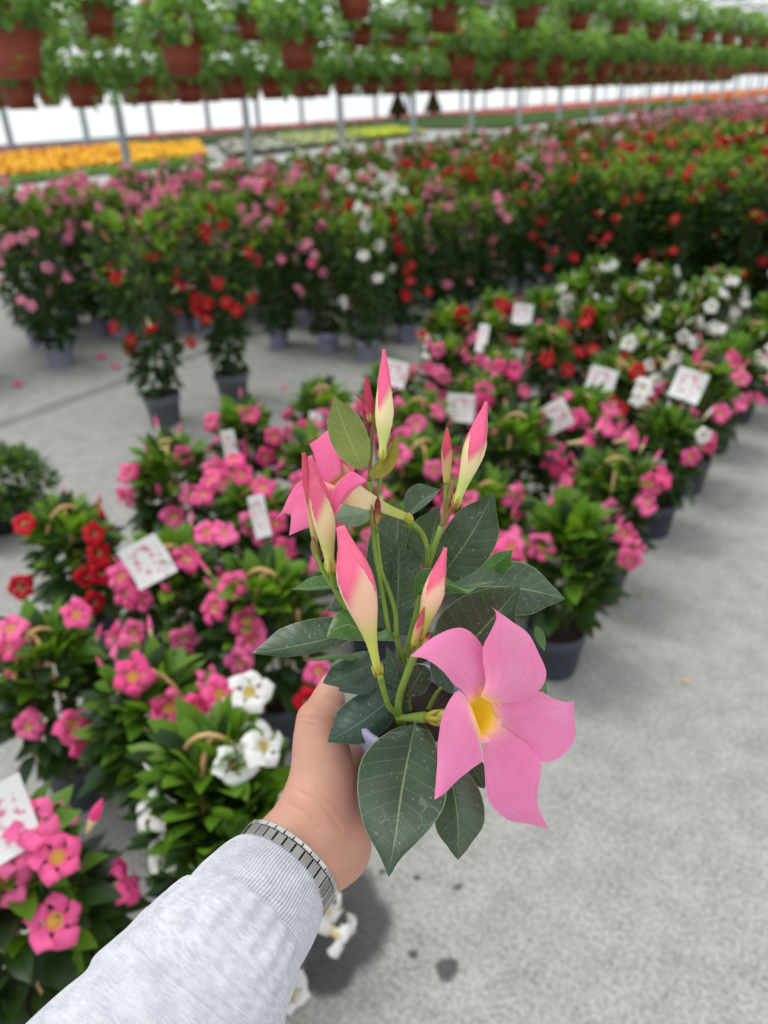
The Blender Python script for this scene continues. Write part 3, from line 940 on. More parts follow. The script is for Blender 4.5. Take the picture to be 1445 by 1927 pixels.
stem([(764, 971, .4515), (770, 975, .452), (776, 980, .4525)], [9, 8.5, 5], CALYX, 'calyx', 6, F2)

# ================================================================== the arm, hand, sleeve and watch
def skin_mat():
    m, t, b = nodes('skin')
    co = coord(t)
    c = ramp(t, noise(t, 14, 4, co), [(0.30, lin(184, 134, 114)), (0.70, lin(206, 158, 136))])
    red = ramp(t, noise(t, 26, 3, co), [(0.45, (0, 0, 0, 1)), (0.75, (1, 1, 1, 1))])
    c = mixc(t, math_(t, 'MULTIPLY', red, .5), c, lin(184, 112, 98))
    t.links.new(c, b.inputs['Base Color'])
    b.inputs['Roughness'].default_value = 0.48
    b.inputs['Specular IOR Level'].default_value = 0.4
    b.inputs['Subsurface Weight'].default_value = 0.08
    b.inputs['Subsurface Radius'].default_value = (.006, .0025, .0014)
    b.inputs['Subsurface Scale'].default_value = 1.0
    mp_ = N(t, 'ShaderNodeMapping'); mp_.inputs['Scale'].default_value = (1, 1, 1)
    t.links.new(co, mp_.inputs['Vector'])
    f = noise(t, 420, 4, mp_.outputs[0], rough=.7)
    bump(t, b, f, 0.12, 0.0008)
    return m


def capsule_body(caps, k, step):
    """one continuous skin over tapered limbs (x, y, depth, radius in pixels at both ends), blended where they join"""
    A = np.array([P(*c[0][:3]) for c in caps]); B = np.array([P(*c[1][:3]) for c in caps])
    ra = np.array([c[0][3] / FPX * c[0][2] for c in caps]); rb = np.array([c[1][3] / FPX * c[1][2] for c in caps])
    lo = np.minimum(A - ra[:, None], B - rb[:, None]).min(0) - .012
    hi = np.maximum(A + ra[:, None], B + rb[:, None]).max(0) + .012
    n = np.ceil((hi - lo) / step).astype(int) + 1
    g = np.stack(np.meshgrid(*[lo[i] + step * np.arange(n[i]) for i in range(3)], indexing='ij'), -1)
    acc = np.zeros(g.shape[:3])
    for a, b, r0, r1, c in zip(A, B, ra, rb, caps):
        kk = c[2] if len(c) > 2 else k
        ab = b - a
        t_ = np.clip(((g - a) @ ab) / (ab @ ab), 0, 1)
        d = np.linalg.norm(g - (a + t_[..., None] * ab), axis=-1) - (r0 + (r1 - r0) * t_)
        acc += np.exp(np.clip(-d / k, -60, 60)) * (1.0 if len(c) < 3 else c[2])
    S = -k * np.log(acc + 1e-30)
    # surface nets
    s = S < 0
    c8 = [(i, j, l) for i in (0, 1) for j in (0, 1) for l in (0, 1)]
    cnt = sum(s[i:n[0] - 1 + i, j:n[1] - 1 + j, l:n[2] - 1 + l].astype(int) for i, j, l in c8)
    act = (cnt > 0) & (cnt < 8)
    idx = -np.ones(act.shape, int); idx[act] = np.arange(act.sum())
    ii = np.argwhere(act)
    acc_p = np.zeros((len(ii), 3)); acc_n = np.zeros(len(ii))
    for p in c8:
        for ax in range(3):
            if p[ax]: continue
            q = list(p); q[ax] = 1
            a_ = S[tuple((ii + p).T)]; b_ = S[tuple((ii + q).T)]
            cr = (a_ < 0) != (b_ < 0)
            tt = np.where(cr, a_ / (a_ - b_ + 1e-20), 0)
            pt = ii + np.array(p, float); pt[:, ax] += tt
            acc_p[cr] += pt[cr]; acc_n[cr] += 1
    V = lo + step * acc_p / acc_n[:, None]
    F = []
    for ax in range(3):
        o1, o2 = [(1, 2), (2, 0), (0, 1)][ax]
        sl0 = [slice(1, n[k_] - 1) for k_ in range(3)]; sl1 = list(sl0)
        sl0[ax] = slice(0, n[ax] - 1); sl1[ax] = slice(1, n[ax])
        a_ = s[tuple(sl0)]; b_ = s[tuple(sl1)]
        e = np.argwhere(a_ != b_)
        off = np.array([1, 1, 1]); off[ax] = 0
        e = e + off
        u1 = np.zeros(3, int); u1[o1] = 1; u2 = np.zeros(3, int); u2[o2] = 1
        q = np.stack([idx[tuple((e - u1 - u2).T)], idx[tuple((e - u2).T)], idx[tuple(e.T)], idx[tuple((e - u1).T)]], 1)
        inside = a_[a_ != b_]
        q = np.where(inside[:, None], q, q[:, ::-1])
        F.append(q)
    F = np.concatenate(F)
    F = F[(F >= 0).all(1)]
    # relax the skin a little
    for _ in range(4):
        e = np.concatenate([F[:, [0, 1]], F[:, [1, 2]], F[:, [2, 3]], F[:, [3, 0]]])
        sm = np.zeros_like(V); ct = np.zeros(len(V))
        np.add.at(sm, e[:, 0], V[e[:, 1]]); np.add.at(sm, e[:, 1], V[e[:, 0]])
        np.add.at(ct, e[:, 0], 1); np.add.at(ct, e[:, 1], 1)
        V = V * .5 + .5 * sm / ct[:, None]
    return V, F


LIMBS = [
    # forearm and wrist
    ((300, 1850, .400, 58), (425, 1728, .440, 56)), ((360, 1905, .400, 58), (485, 1785, .440, 55)),
    ((425, 1728, .440, 56), (527, 1590, .482, 52)), ((485, 1785, .440, 55), (575, 1650, .478, 46)), ((455, 1755, .442, 58), (550, 1620, .480, 54)),
    # ball of the thumb
    ((545, 1580, .485, 50), (584, 1520, .492, 52)), ((584, 1530, .492, 50), (603, 1420, .506, 47)), ((606, 1565, .488, 50), (620, 1455, .504, 43)),
    # thumb
    ((604, 1405, .507, 42), (604, 1362, .513, 36)), ((606, 1356, .514, 33), (618, 1318, .522, 24)), ((618, 1316, .522, 23), (622, 1286, .528, 18)), ((584, 1350, .507, 19), (584, 1380, .505, 22)),
    # heel of the hand
    ((575, 1630, .480, 48), (638, 1598, .496, 50)), ((590, 1640, .478, 40), (622, 1628, .486, 40)), ((640, 1596, .498, 46), (662, 1560, .520, 34)),
    # palm bones
    ((600, 1580, .492, 42), (662, 1410, .552, 26)), ((612, 1580, .494, 42), (668, 1445, .560, 26)), ((625, 1585, .497, 42), (673, 1482, .563, 25)), ((640, 1590, .500, 42), (678, 1520, .562, 24)),
]
for (mx_, my_, md_), (px_, py_, pd_), (dx_, dy_, dd_), (tx_, ty_, td_) in [
        ((662, 1410, .552), (728, 1368, .592), (790, 1366, .594), (838, 1372, .582)),
        ((668, 1445, .560), (736, 1408, .600), (802, 1404, .602), (852, 1408, .588)),
        ((673, 1482, .563), (738, 1450, .602), (798, 1446, .604), (842, 1448, .592)),
        ((678, 1520, .562), (732, 1494, .598), (782, 1490, .602), (816, 1490, .592))]:
    LIMBS += [((mx_, my_, md_, 22), (px_, py_, pd_, 19)), ((px_, py_, pd_, 19), (dx_, dy_, dd_, 17)), ((dx_, dy_, dd_, 17), (tx_, ty_, td_, 14))]

hv, hf = capsule_body(LIMBS, .0040, .0012)
# creases at the wrist and thumb joints, pressed into the side that faces the viewer
q_ = hv - CO
dz_ = q_ @ CF
hx_ = IMW / 2 + FPX * (q_ @ CR) / dz_; hy_ = IMH / 2 - FPX * (q_ @ CU) / dz_
push_ = np.zeros(len(hv))
for line_, dep_, wid_ in (([(562, 1490), (597, 1508), (622, 1534), (642, 1564)], .0009, 4.0), ([(540, 1512), (574, 1532), (596, 1562)], .0006, 4.5), ([(598, 1486), (626, 1512), (652, 1542)], .0004, 4.0),
                           ([(612, 1312), (624, 1318), (634, 1330)], .0009, 3.2), ([(560, 1352), (574, 1350), (590, 1354)], .0005, 3.0), ([(560, 1364), (576, 1362), (590, 1366)], .0005, 3.0)):
    s_ = smooth_line([(x, y, 0) for x, y in line_], 24)[:, :2]
    dd_ = np.min(np.hypot(hx_[:, None] - s_[None, :, 0], hy_[:, None] - s_[None, :, 1]), 1)
    push_ = np.maximum(push_, 1.15 * dep_ * np.exp(-(dd_ / wid_) ** 2))
near_ = dz_ < .515
hv = hv + (CF * (push_ * near_)[:, None])
me = mesh('person', hv - P(560, 1610, .48), hf, skin_mat())
PERSON = inst('person', me, None, tuple(P(560, 1610, .48)))
tag(PERSON, 'person reaching a left hand out of a pale grey sweatshirt sleeve, holding the plant', 'person')
PO = P(560, 1610, .48)


# ---- sleeve
def knit_mat(name, ribbed):
    m, t, b = nodes(name)
    co = coord(t)
    uv = coord(t, 'UV')
    f1 = noise(t, 75, 5, co, rough=.7)
    mp_ = N(t, 'ShaderNodeMapping'); mp_.inputs['Scale'].default_value = (260, 30, 1); t.links.new(uv, mp_.inputs['Vector'])
    f2 = noise(t, 1.0, 4, mp_.outputs[0], rough=.7)
    c = mixc(t, .5, ramp(t, f1, [(0.34, lin(168, 171, 182)), (0.62, lin(210, 211, 216))]), ramp(t, f2, [(0.34, lin(160, 164, 178)), (0.62, lin(215, 216, 221))]))
    t.links.new(c, b.inputs['Base Color'])
    b.inputs['Roughness'].default_value = 0.95
    b.inputs['Specular IOR Level'].default_value = 0.1
    b.inputs['Sheen Weight'].default_value = 0.25
    b.inputs['Sheen Roughness'].default_value = 0.5
    fine = noise(t, 1500, 2, co)
    bump(t, b, math_(t, 'ADD', fine, math_(t, 'MULTIPLY', f2, .6)), 0.35, 0.0008)
    return m


KNIT = knit_mat('heather_grey_jersey', False)
RIB = knit_mat('heather_grey_rib', True)


def loft(stations, n_al, n_ar, disp=None, ribs=0, rib_a=0.0, close_end=False):
    """tube through stations of (centre x, centre y, depth, half width px, thickness ratio)"""
    st = np.array(stations, float)
    c3 = P(st[:, 0], st[:, 1], st[:, 2])
    ks = np.linspace(0, 1, len(st))
    L = np.concatenate([[0], np.cumsum(np.linalg.norm(np.diff(c3, axis=0), axis=1))]); L /= L[-1]
    data = np.concatenate([c3, (st[:, 3] / FPX * st[:, 2])[:, None], st[:, 4:5]], 1)
    q = np.vstack([2 * data[0] - data[1], data, 2 * data[-1] - data[-2]])
    fine = []
    for i in range(1, len(q) - 2):
        a, b, c, d = q[i - 1:i + 3]
        for t in np.linspace(0, 1, 30, endpoint=(i == len(q) - 3)):
            fine.append(.5 * (2 * b + (c - a) * t + (2 * a - 5 * b + 4 * c - d) * t * t + (3 * b - a - 3 * c + d) * t ** 3))
    fine = np.array(fine)
    Lf = np.concatenate([[0], np.cumsum(np.linalg.norm(np.diff(fine[:, :3], axis=0), axis=1))])
    tt = np.linspace(0, Lf[-1], n_al + 1)
    dat = np.stack([np.interp(tt, Lf, fine[:, k]) for k in range(5)], 1)
    T = np.gradient(dat[:, :3], axis=0); T /= np.linalg.norm(T, axis=1)[:, None]
    V = []; UV = []
    th = np.linspace(0, 2 * math.pi, n_ar, endpoint=False)
    for i in range(n_al + 1):
        view = dat[i, :3] - CO; view /= np.linalg.norm(view)
        s_ = np.cross(T[i], view); s_ /= np.linalg.norm(s_)
        n_ = np.cross(s_, T[i])
        r = np.full(n_ar, dat[i, 3])
        e = np.cos(th)[:, None] * s_ * 1.0 + np.sin(th)[:, None] * n_ * dat[i, 4]
        rr = r.copy()
        if ribs: rr = rr + rib_a * np.clip(np.cos(ribs * th) * 1.4, -1, 1)
        if disp is not None: rr = rr + disp(i / n_al, th, tt[i])
        V.append(dat[i, :3] + e * rr[:, None]); UV.append(np.stack([np.full(n_ar, tt[i] * 4), th / (2 * math.pi)], 1))
    F = [(i * n_ar + j, i * n_ar + (j + 1) % n_ar, (i + 1) * n_ar + (j + 1) % n_ar, (i + 1) * n_ar + j) for i in range(n_al) for j in range(n_ar)]
    return np.concatenate(V), F, np.concatenate(UV)


SLEEVE = [(-150, 2600, .20, 330, .95), (60, 2270, .335, 236, .92), (215, 2062, .378, 206, .92), (305, 1955, .400, 192, .92), (362, 1868, .416, 176, .92), (405, 1806, .424, 162, .92), (430, 1773, .4325, 149, .92), (446, 1752, .4395, 138, .92), (456, 1738, .444, 126, .9), (462, 1730, .447, 112, .9)]
rs_ = np.random.default_rng(5)
ph_ = rs_.uniform(0, 6.28, 12)


def folds(u, th, s_):
    """slack cloth: a few long diagonal folds and soft dents above the cuff"""
    w_ = .0022 * np.sin(3 * th + u * 14 + ph_[0]) * math.sin(math.pi * min(1, u * 1.02)) ** .5
    w_ = w_ + .0016 * np.sin(2 * th - u * 26 + ph_[1]) + .0010 * np.sin(5 * th + u * 31 + ph_[2]) + .0007 * np.sin(7 * th - u * 45 + ph_[3])
    e = max(0, 1 - (1 - u) / .10)
    return w_ * (1 - e) + .0012 * e * np.sin(24 * th + ph_[4]) * (1 - e) * 3


v_, f_, uv_ = loft(SLEEVE, 150, 160, folds)
f_ = list(f_) + [tuple(range(159, -1, -1))]
sl_ = inst('sleeve', mesh('sleeve', v_ - PO, f_, KNIT, None, uv_), PERSON)
sl_['label'] = 'heather grey sweatshirt sleeve'
CUFF = [(430, 1772, .433, 118, .92), (446, 1752, .440, 130, .92), (464, 1727, .447, 130, .92), (484, 1701, .455, 125, .92), (502, 1676, .463, 118, .92), (513, 1661, .468, 111, .92), (516, 1657, .4695, 106, .92), (517, 1655, .470, 100, .92)]
v_, f_, uv_ = loft(CUFF, 60, 896, None, 128, .00042)
cu_ = inst('cuff', mesh('cuff', v_ - PO, f_, RIB, None, uv_), sl_)
cu_['label'] = 'ribbed cuff'

# ---- steel bracelet
WST = plain('brushed_steel', (150, 149, 145), 0.2, 1.0, 0.12, 40)
WST2 = plain('polished_steel', (196, 196, 192), 0.12, 1.0)
WDK = plain('link_gap', (26, 26, 26), 0.5, 0.6)
wc0, wc1 = P(505, 1680, .463), P(549, 1620, .480)
ax_ = wc1 - wc0; ax_ /= np.linalg.norm(ax_)
wcen = P(531, 1643, .4735)
vw_ = wcen - CO; vw_ /= np.linalg.norm(vw_)
sd_ = np.cross(ax_, vw_); sd_ /= np.linalg.norm(sd_); nn_ = np.cross(sd_, ax_)
RS_, RN_ = 98 / FPX * .474, .0295
phi = np.linspace(0, 2 * math.pi, 2001)
per = np.concatenate([[0], np.cumsum(np.hypot(RS_ * np.diff(np.cos(phi)), RN_ * np.diff(np.sin(phi))))])
NL = 30
core, cen, edg = MB(), MB(), MB()


def link_box(mb, s0, s1, a0, a1, th0, th1, bev=.0004):
    def pt(s_, a_, h):
        p_ = np.interp(s_ % per[-1], per, phi)
        c_, n_ = math.cos(p_), math.sin(p_)
        nr = np.array([c_ / RS_, n_ / RN_]); nr /= np.linalg.norm(nr)
        return wcen + sd_ * (RS_ * c_ + nr[0] * h) + nn_ * (RN_ * n_ + nr[1] * h) + ax_ * a_
    vv = []
    for h, k in ((th0, 0), (th1 - bev, 0), (th1, bev)):
        vv += [pt(s0 + k, a0 + k, h), pt(s1 - k, a0 + k, h), pt(s1 - k, a1 - k, h), pt(s0 + k, a1 - k, h)]
    ff = [(3, 2, 1, 0), (8, 9, 10, 11)]
    for l in (0, 4):
        for j in range(4): ff.append((l + j, l + (j + 1) % 4, l + 4 + (j + 1) % 4, l + 4 + j))
    mb.add(vv, ff)


pit = per[-1] / NL
for k in range(NL):
    link_box(cen, k * pit + .00035, (k + 1) * pit - .00035, -.0070, .0070, .0004, .0030)
    for sg in (-1, 1):
        a0, a1 = sorted((sg * .0074, sg * .0106))
        link_box(edg, (k + .5) * pit + .0003, (k + 1.5) * pit - .0003, a0, a1, .0003, .0028)
    link_box(core, k * pit, (k + 1) * pit, -.0100, .0100, .0002, .0014)
WATCH = inst('wristwatch', mesh('bracelet', np.concatenate(core.v) - wcen, core.f, WDK, None, None, False), None, tuple(wcen))
tag(WATCH, 'stainless steel watch bracelet showing between the grey cuff and the hand', 'watch')
inst('centre_link', mesh('centre_link', np.concatenate(cen.v) - wcen, cen.f, WST, None, None, False), WATCH)
inst('edge_link', mesh('edge_link', np.concatenate(edg.v) - wcen, edg.f, WST2, None, None, False), WATCH)

# ================================================================== the greenhouse stock
def frames(dirs, ups):
    d = dirs / np.linalg.norm(dirs, axis=1)[:, None]
    s = np.cross(d, ups); s /= np.linalg.norm(s, axis=1)[:, None] + 1e-9
    n = np.cross(s, d)
    return d, s, n


def leaf_cloud(pos, dirs, ups, Ls, Ws, fold=.18, droop=.25, mats=None, rows=5, q=.8, p=.6):
    """many small folded leaves: one strip of quads either side of the midrib each"""
    d, s, n = frames(dirs, ups)
    u = np.linspace(0, 1, rows)
    pk = p / (p + q); mx = pk ** p * (1 - pk) ** q
    wu = (u ** p) * ((1 - u) ** q) / mx; wu[0] = .12; wu[-1] = .02
    V = []; F = []; M = []
    k = len(pos)
    base = pos[:, None, :]
    L = Ls[:, None, None]; W = Ws[:, None, None]
    uu = u[None, :, None]; ww = wu[None, :, None]
    mid = base + d[:, None, :] * uu * L - n[:, None, :] * (droop * uu ** 2) * L
    a = mid + s[:, None, :] * ww * W * .5 + n[:, None, :] * fold * ww * W
    b = mid - s[:, None, :] * ww * W * .5 + n[:, None, :] * fold * ww * W
    V = np.stack([a, mid, b], 2).reshape(k, rows * 3, 3)
    f0 = []
    for i in range(rows - 1):
        for j in (0, 1):
            f0.append((i * 3 + j, i * 3 + j + 1, (i + 1) * 3 + j + 1, (i + 1) * 3 + j))
    f0 = np.array(f0)
    F = (f0[None] + (np.arange(k) * rows * 3)[:, None, None]).reshape(-1, 4)
    M = np.repeat(np.zeros(k, int) if mats is None else mats, len(f0))
    return V.reshape(-1, 3), F, M


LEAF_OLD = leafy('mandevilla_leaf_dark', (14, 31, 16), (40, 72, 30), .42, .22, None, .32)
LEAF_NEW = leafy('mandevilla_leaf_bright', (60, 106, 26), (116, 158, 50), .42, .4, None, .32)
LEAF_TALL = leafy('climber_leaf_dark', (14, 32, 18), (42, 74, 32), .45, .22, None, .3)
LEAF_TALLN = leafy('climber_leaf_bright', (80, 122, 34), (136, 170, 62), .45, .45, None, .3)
GERAN = leafy('ivy_leaf', (56, 98, 44), (116, 164, 78), .5, .5)
GERAN2 = leafy('ivy_leaf_bright', (112, 160, 66), (166, 204, 104), .5, .55)
STEM_BG = plain('plant_stem', (92, 112, 52), .6)
POT_D = plain('dark_slate_pot', (58, 62, 76), .5, 0, .08, 12)
POT_G = plain('grey_pot', (88, 92, 102), .5, 0, .08, 12)
POT_L = plain('lavender_grey_pot', (146, 146, 172), .5, 0, .08, 12)
POT_T = plain('terracotta_plastic', (142, 66, 48), .55, 0, .10, 8)
CANE = plain('rattan_cane', (206, 164, 112), .5, 0, .14, 30)
PINK = petal_mat('hot_pink_petals', (242, 78, 148), (253, 124, 180))
PALE = petal_mat('light_pink_petals', (246, 128, 172), (253, 164, 198))
RED = petal_mat('red_petals', (186, 6, 30), (214, 16, 46))
WHITE = petal_mat('white_petals', (232, 230, 228), (246, 244, 242))
YTHROAT = plain('golden_throat', (250, 196, 110), .6)
RTHROAT = plain('dark_red_throat', (120, 10, 16), .6)
WTHROAT = plain('pale_yellow_throat', (236, 222, 150), .6)
TUBE_C = plain('pale_flower_tube', (222, 206, 150), .6)
CARD = None


def card_mat():
    m, t, b = nodes('price_card')
    uv = coord(t, 'UV')
    sx = N(t, 'ShaderNodeSeparateXYZ'); t.links.new(uv, sx.inputs[0])
    pic = ramp(t, noise(t, 5.5, 2, uv), [(.52, (0, 0, 0, 1)), (.60, (1, 1, 1, 1))])
    dx = math_(t, 'ABSOLUTE', math_(t, 'SUBTRACT', sx.outputs[0], .5)); dy = math_(t, 'ABSOLUTE', math_(t, 'SUBTRACT', sx.outputs[1], .5))
    ins = math_(t, 'MULTIPLY', math_(t, 'LESS_THAN', dx, .36), math_(t, 'LESS_THAN', dy, .36))
    c = mixc(t, math_(t, 'MULTIPLY', math_(t, 'MULTIPLY', pic, ins), .8), lin(238, 238, 238), lin(214, 96, 120))
    t.links.new(c, b.inputs['Base Color']); b.inputs['Roughness'].default_value = .4
    return m


CARD = card_mat()


def flower_mesh(name, petal, r=.03, seed=0, shape=.62):
    """trumpet flower: slim tube, small eye and five pinwheel petals with a point to one side"""
    g = np.random.default_rng(seed)
    n = 20
    th = np.linspace(0, 2 * math.pi, n, endpoint=False)
    V = []; F = []; M = []
    for rr, z in ((.10, -1.75), (.13, -1.1), (.24, -.50), (.26, -.20), (.36, -.02)):
        V.append(np.stack([rr * r * np.cos(th), rr * r * np.sin(th), np.full(n, z * r)], 1))
    for i in range(4):
        for j in range(n):
            F.append((i * n + j, i * n + (j + 1) % n, (i + 1) * n + (j + 1) % n, (i + 1) * n + j)); M.append(2 if i < 3 else 0)
    V.append(np.array([[0, 0, -.55 * r]])); c = 5 * n
    for j in range(n): F.append((2 * n + (j + 1) % n, 2 * n + j, c)); M.append(1)
    k0 = c + 1
    nu, nv = 7, 6
    for q in range(5):
        ph = q * 1.2566 + g.normal(0, .06)
        ln = r * g.uniform(.90, 1.08); lift = g.uniform(-.10, .16); roll = g.uniform(.10, .30); droop = g.uniform(.12, .42)
        for i in range(nu + 1):
            u = i / nu
            wd = (.30 + .62 * math.sin(math.pi * min(1, u * .62 + .05)) ** 1.1) * (1 - max(0, (u - .62) / .38) ** 1.7) * (1.25 if shape > .65 else 1.0) + .015
            for j in range(nv + 1):
                v = j / nv * 2 - 1
                an = ph + v * wd * .78 + .40 * u ** 2.4
                rho = (.30 * r + (ln - .30 * r) * u) * (1 - .10 * v * v * u)
                z = r * (-.05 + .30 * math.sin(u * 2.0) * (.5 + lift) - droop * u ** 3 + roll * v * u - .10 * v * v * u + .05 * math.sin(7 * u + 3 * v + q))
                V.append(np.array([[rho * math.cos(an), rho * math.sin(an), z]]))
        for i in range(nu):
            for j in range(nv):
                o = k0 + i * (nv + 1) + j
                F.append((o, o + 1, o + nv + 2, o + nv + 1)); M.append(0)
        k0 += (nu + 1) * (nv + 1)
    return mesh(name, np.concatenate(V), F, [petal, {RED: RTHROAT, WHITE: WTHROAT}.get(petal, YTHROAT), TUBE_C], M)


def small_bud_mesh(name, petal):
    mb = MB()
    mb.tube([(0, 0, -.02), (0, 0, 0), (0, 0, .012), (0, 0, .026), (0, 0, .045)], [.0022, .0035, .0055, .005, .0008], 8)
    v = np.concatenate(mb.v)
    m = [1 if v[list(q)].mean(0)[2] < .008 else 0 for q in mb.f]
    return mesh(name, v, mb.f, [petal, TUBE_C], m)


FLW = {'pink': [flower_mesh('flower', PINK, .044, k) for k in (1, 2, 6)], 'pale': [flower_mesh('flower', PALE, .042, 3), flower_mesh('flower', PALE, .042, 13)],
       'red': [flower_mesh('flower', RED, .043, 4, shape=.72), flower_mesh('flower', RED, .043, 14, shape=.72)], 'white': [flower_mesh('flower', WHITE, .043, 5), flower_mesh('flower', WHITE, .043, 15)]}
BUDS = {'pink': small_bud_mesh('bud', PINK), 'pale': small_bud_mesh('bud', PALE), 'red': small_bud_mesh('bud', RED), 'white': small_bud_mesh('bud', WHITE)}


def unit(n, g):
    v = g.normal(size=(n, 3)); return v / np.linalg.norm(v, axis=1)[:, None]


def basket_foliage(seed, n=250, r=.108, z0=.17, h=.225):
    g = np.random.default_rng(seed)
    th = g.uniform(0, 2 * math.pi, n)
    t = g.uniform(0, 1, n) ** .8
    rad = r * np.sqrt(np.clip(1 - (t * 1.02 - .22) ** 2 * 1.15, .05, 1)) * g.uniform(.35, .80, n)
    pos = np.stack([rad * np.cos(th), rad * np.sin(th), z0 + t * h], 1)
    out = np.stack([np.cos(th), np.sin(th), np.zeros(n)], 1)
    el = .12 + (t - .25) * 1.5 + g.normal(0, .35, n)
    dirs = out * np.cos(el)[:, None] + np.array([0, 0, 1.0]) * np.sin(el)[:, None] + unit(n, g) * .25
    ups = np.array([0, 0, 1.0]) * .8 + out * (.6 * np.sin(el))[:, None] * -1 + unit(n, g) * .25
    L = g.uniform(.046, .074, n); W = L * g.uniform(.46, .58, n)
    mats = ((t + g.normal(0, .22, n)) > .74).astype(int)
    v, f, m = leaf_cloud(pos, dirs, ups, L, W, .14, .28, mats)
    mb = MB(); mb.add(v, f, list(m))
    for k in range(11):
        a = g.uniform(0, 6.28); e = g.uniform(.03, .11)
        mb.tube([(0.02 * math.cos(a), .02 * math.sin(a), .12), (e * .5 * math.cos(a), e * .5 * math.sin(a), .22), (e * math.cos(a), e * math.sin(a), g.uniform(.28, .37))], .0025, 5, 2)
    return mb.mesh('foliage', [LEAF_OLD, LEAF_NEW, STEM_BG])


def tall_foliage(seed, n=520, r=.155, z0=.17, z1=1.02, bare=.25):
    g = np.random.default_rng(seed)
    th = g.uniform(0, 2 * math.pi, n)
    t = g.uniform(0, 1, n) ** .85
    prof = (.62 + .55 * np.sin(math.pi * np.clip(t * .9 + .05, 0, 1))) * (1 + .12 * np.sin(th * 2 + t * 9 + g.uniform(0, 6)))
    rad = r * prof * g.uniform(.4, .85, n)
    if seed in (60, 61): rad = rad * (.72 + .75 * np.clip((t - .35) * 2.2, 0, 1))
    pos = np.stack([rad * np.cos(th), rad * np.sin(th), z0 + t * (z1 - z0)], 1)
    out = np.stack([np.cos(th), np.sin(th), np.zeros(n)], 1)
    el = -.35 + t * 1.1 + g.normal(0, .35, n)
    dirs = out * np.cos(el)[:, None] + np.array([0, 0, 1.0]) * np.sin(el)[:, None] + unit(n, g) * .35
    ups = np.array([0, 0, 1.0]) * .8 + out * .5 + unit(n, g) * .3
    L = g.uniform(.06, .09, n); W = L * g.uniform(.48, .62, n)
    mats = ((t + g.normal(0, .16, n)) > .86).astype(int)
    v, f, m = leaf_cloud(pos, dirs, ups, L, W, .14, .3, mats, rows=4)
    mb = MB(); mb.add(v, f, list(m))
    for k in range(8):
        a = k * .785; rr = .055
        pts = [(rr * math.cos(a + q * .9), rr * math.sin(a + q * .9), .17 + q * .13 * (z1 / 1.02)) for q in range(7)]
        mb.tube(pts, .003, 5, 2)
    return mb.mesh('foliage', [LEAF_TALL, LEAF_TALLN, STEM_BG])


BFOL = [basket_foliage(20 + k) for k in range(5)]
TFOL = [tall_foliage(40 + k, 560, .165 + .012 * (k % 3)) for k in range(5)]
TFOL_BARE = [tall_foliage(60, 560, .175, .20, 1.06), tall_foliage(61, 560, .165, .20, 1.06)]


def pot_me(name, r0, r1, h, mat):
    return pot_mesh(name, r0, r1, h, mat, .005, 28, .003)


BP = pot_me('pot', .054, .069, .122, POT_D)
TPL = pot_me('pot', .080, .105, .185, POT_L)
TPS = pot_me('pot', .062, .082, .150, POT_L)
TPG = pot_me('pot', .078, .102, .180, POT_G)
sv, sf = lathe([(.001, .008), (.03, .005), (.064, 0)], 18)
BSOIL = mesh('soil', sv, sf, SOIL)
sv, sf = lathe([(.001, .01), (.05, .006), (.097, 0)], 18)
TSOIL = mesh('soil', sv, sf, SOIL)
sv, sf = lathe([(.001, .01), (.04, .006), (.076, 0)], 18)
TSOILS = mesh('soil', sv, sf, SOIL)


def arch_mesh(seed):
    g = np.random.default_rng(seed)
    mb = MB()
    for a, rr, hh in ((0, .066, .425), (1.35, .060, .41)):
        pts = []
        for q in np.linspace(-1, 1, 17):
            x = rr * math.sin(q * 1.5) * (1.15 if abs(q) < .7 else 1.0)
            z = .09 + (hh - .09) * (math.cos(q * 1.5) ** .62 if abs(q) < 1 else .05)
            pts.append((x * math.cos(a), x * math.sin(a), z))
        mb.tube(pts, .0042, 7)
    return mb.mesh('arch_handle', CANE)


ARCH = [arch_mesh(3), arch_mesh(4)]
sv, sf = lathe([(.001, 0)], 3)
mb = MB()
wv_ = []; uvc = []
for i in range(7):
    for j in range(2):
        u = i / 6
        for k in range(1):
            wv_.append(((j - .5) * .085, .010 * math.sin(u * 2.2), -.105 * u)); uvc.append((j, 1 - u))
cf = [(i * 2, i * 2 + 1, (i + 1) * 2 + 1, (i + 1) * 2) for i in range(6)]
CARD_ME = mesh('plant_tag', np.array(wv_), cf, CARD, None, np.array(uvc))


def rot_to(d, spin=0.0):
    q = Vector(d).to_track_quat('Z', 'Y')
    return (q.to_matrix().to_4x4() @ Matrix.Rotation(spin, 4, 'Z')).to_euler()


TAGPX = {0: (-22, 1540), 6: (262, 1055), 8: (484, 962), 10: (430, 835), 12: (597, 800), 17: (1122, 1122), 20: (1068, 797), 21: (868, 765), 23: (1303, 722), 24: (1137, 716), 26: (748, 702), 30: (912, 632), 31: (823, 652), 36: (985, 590), 44: (1250, 600)}


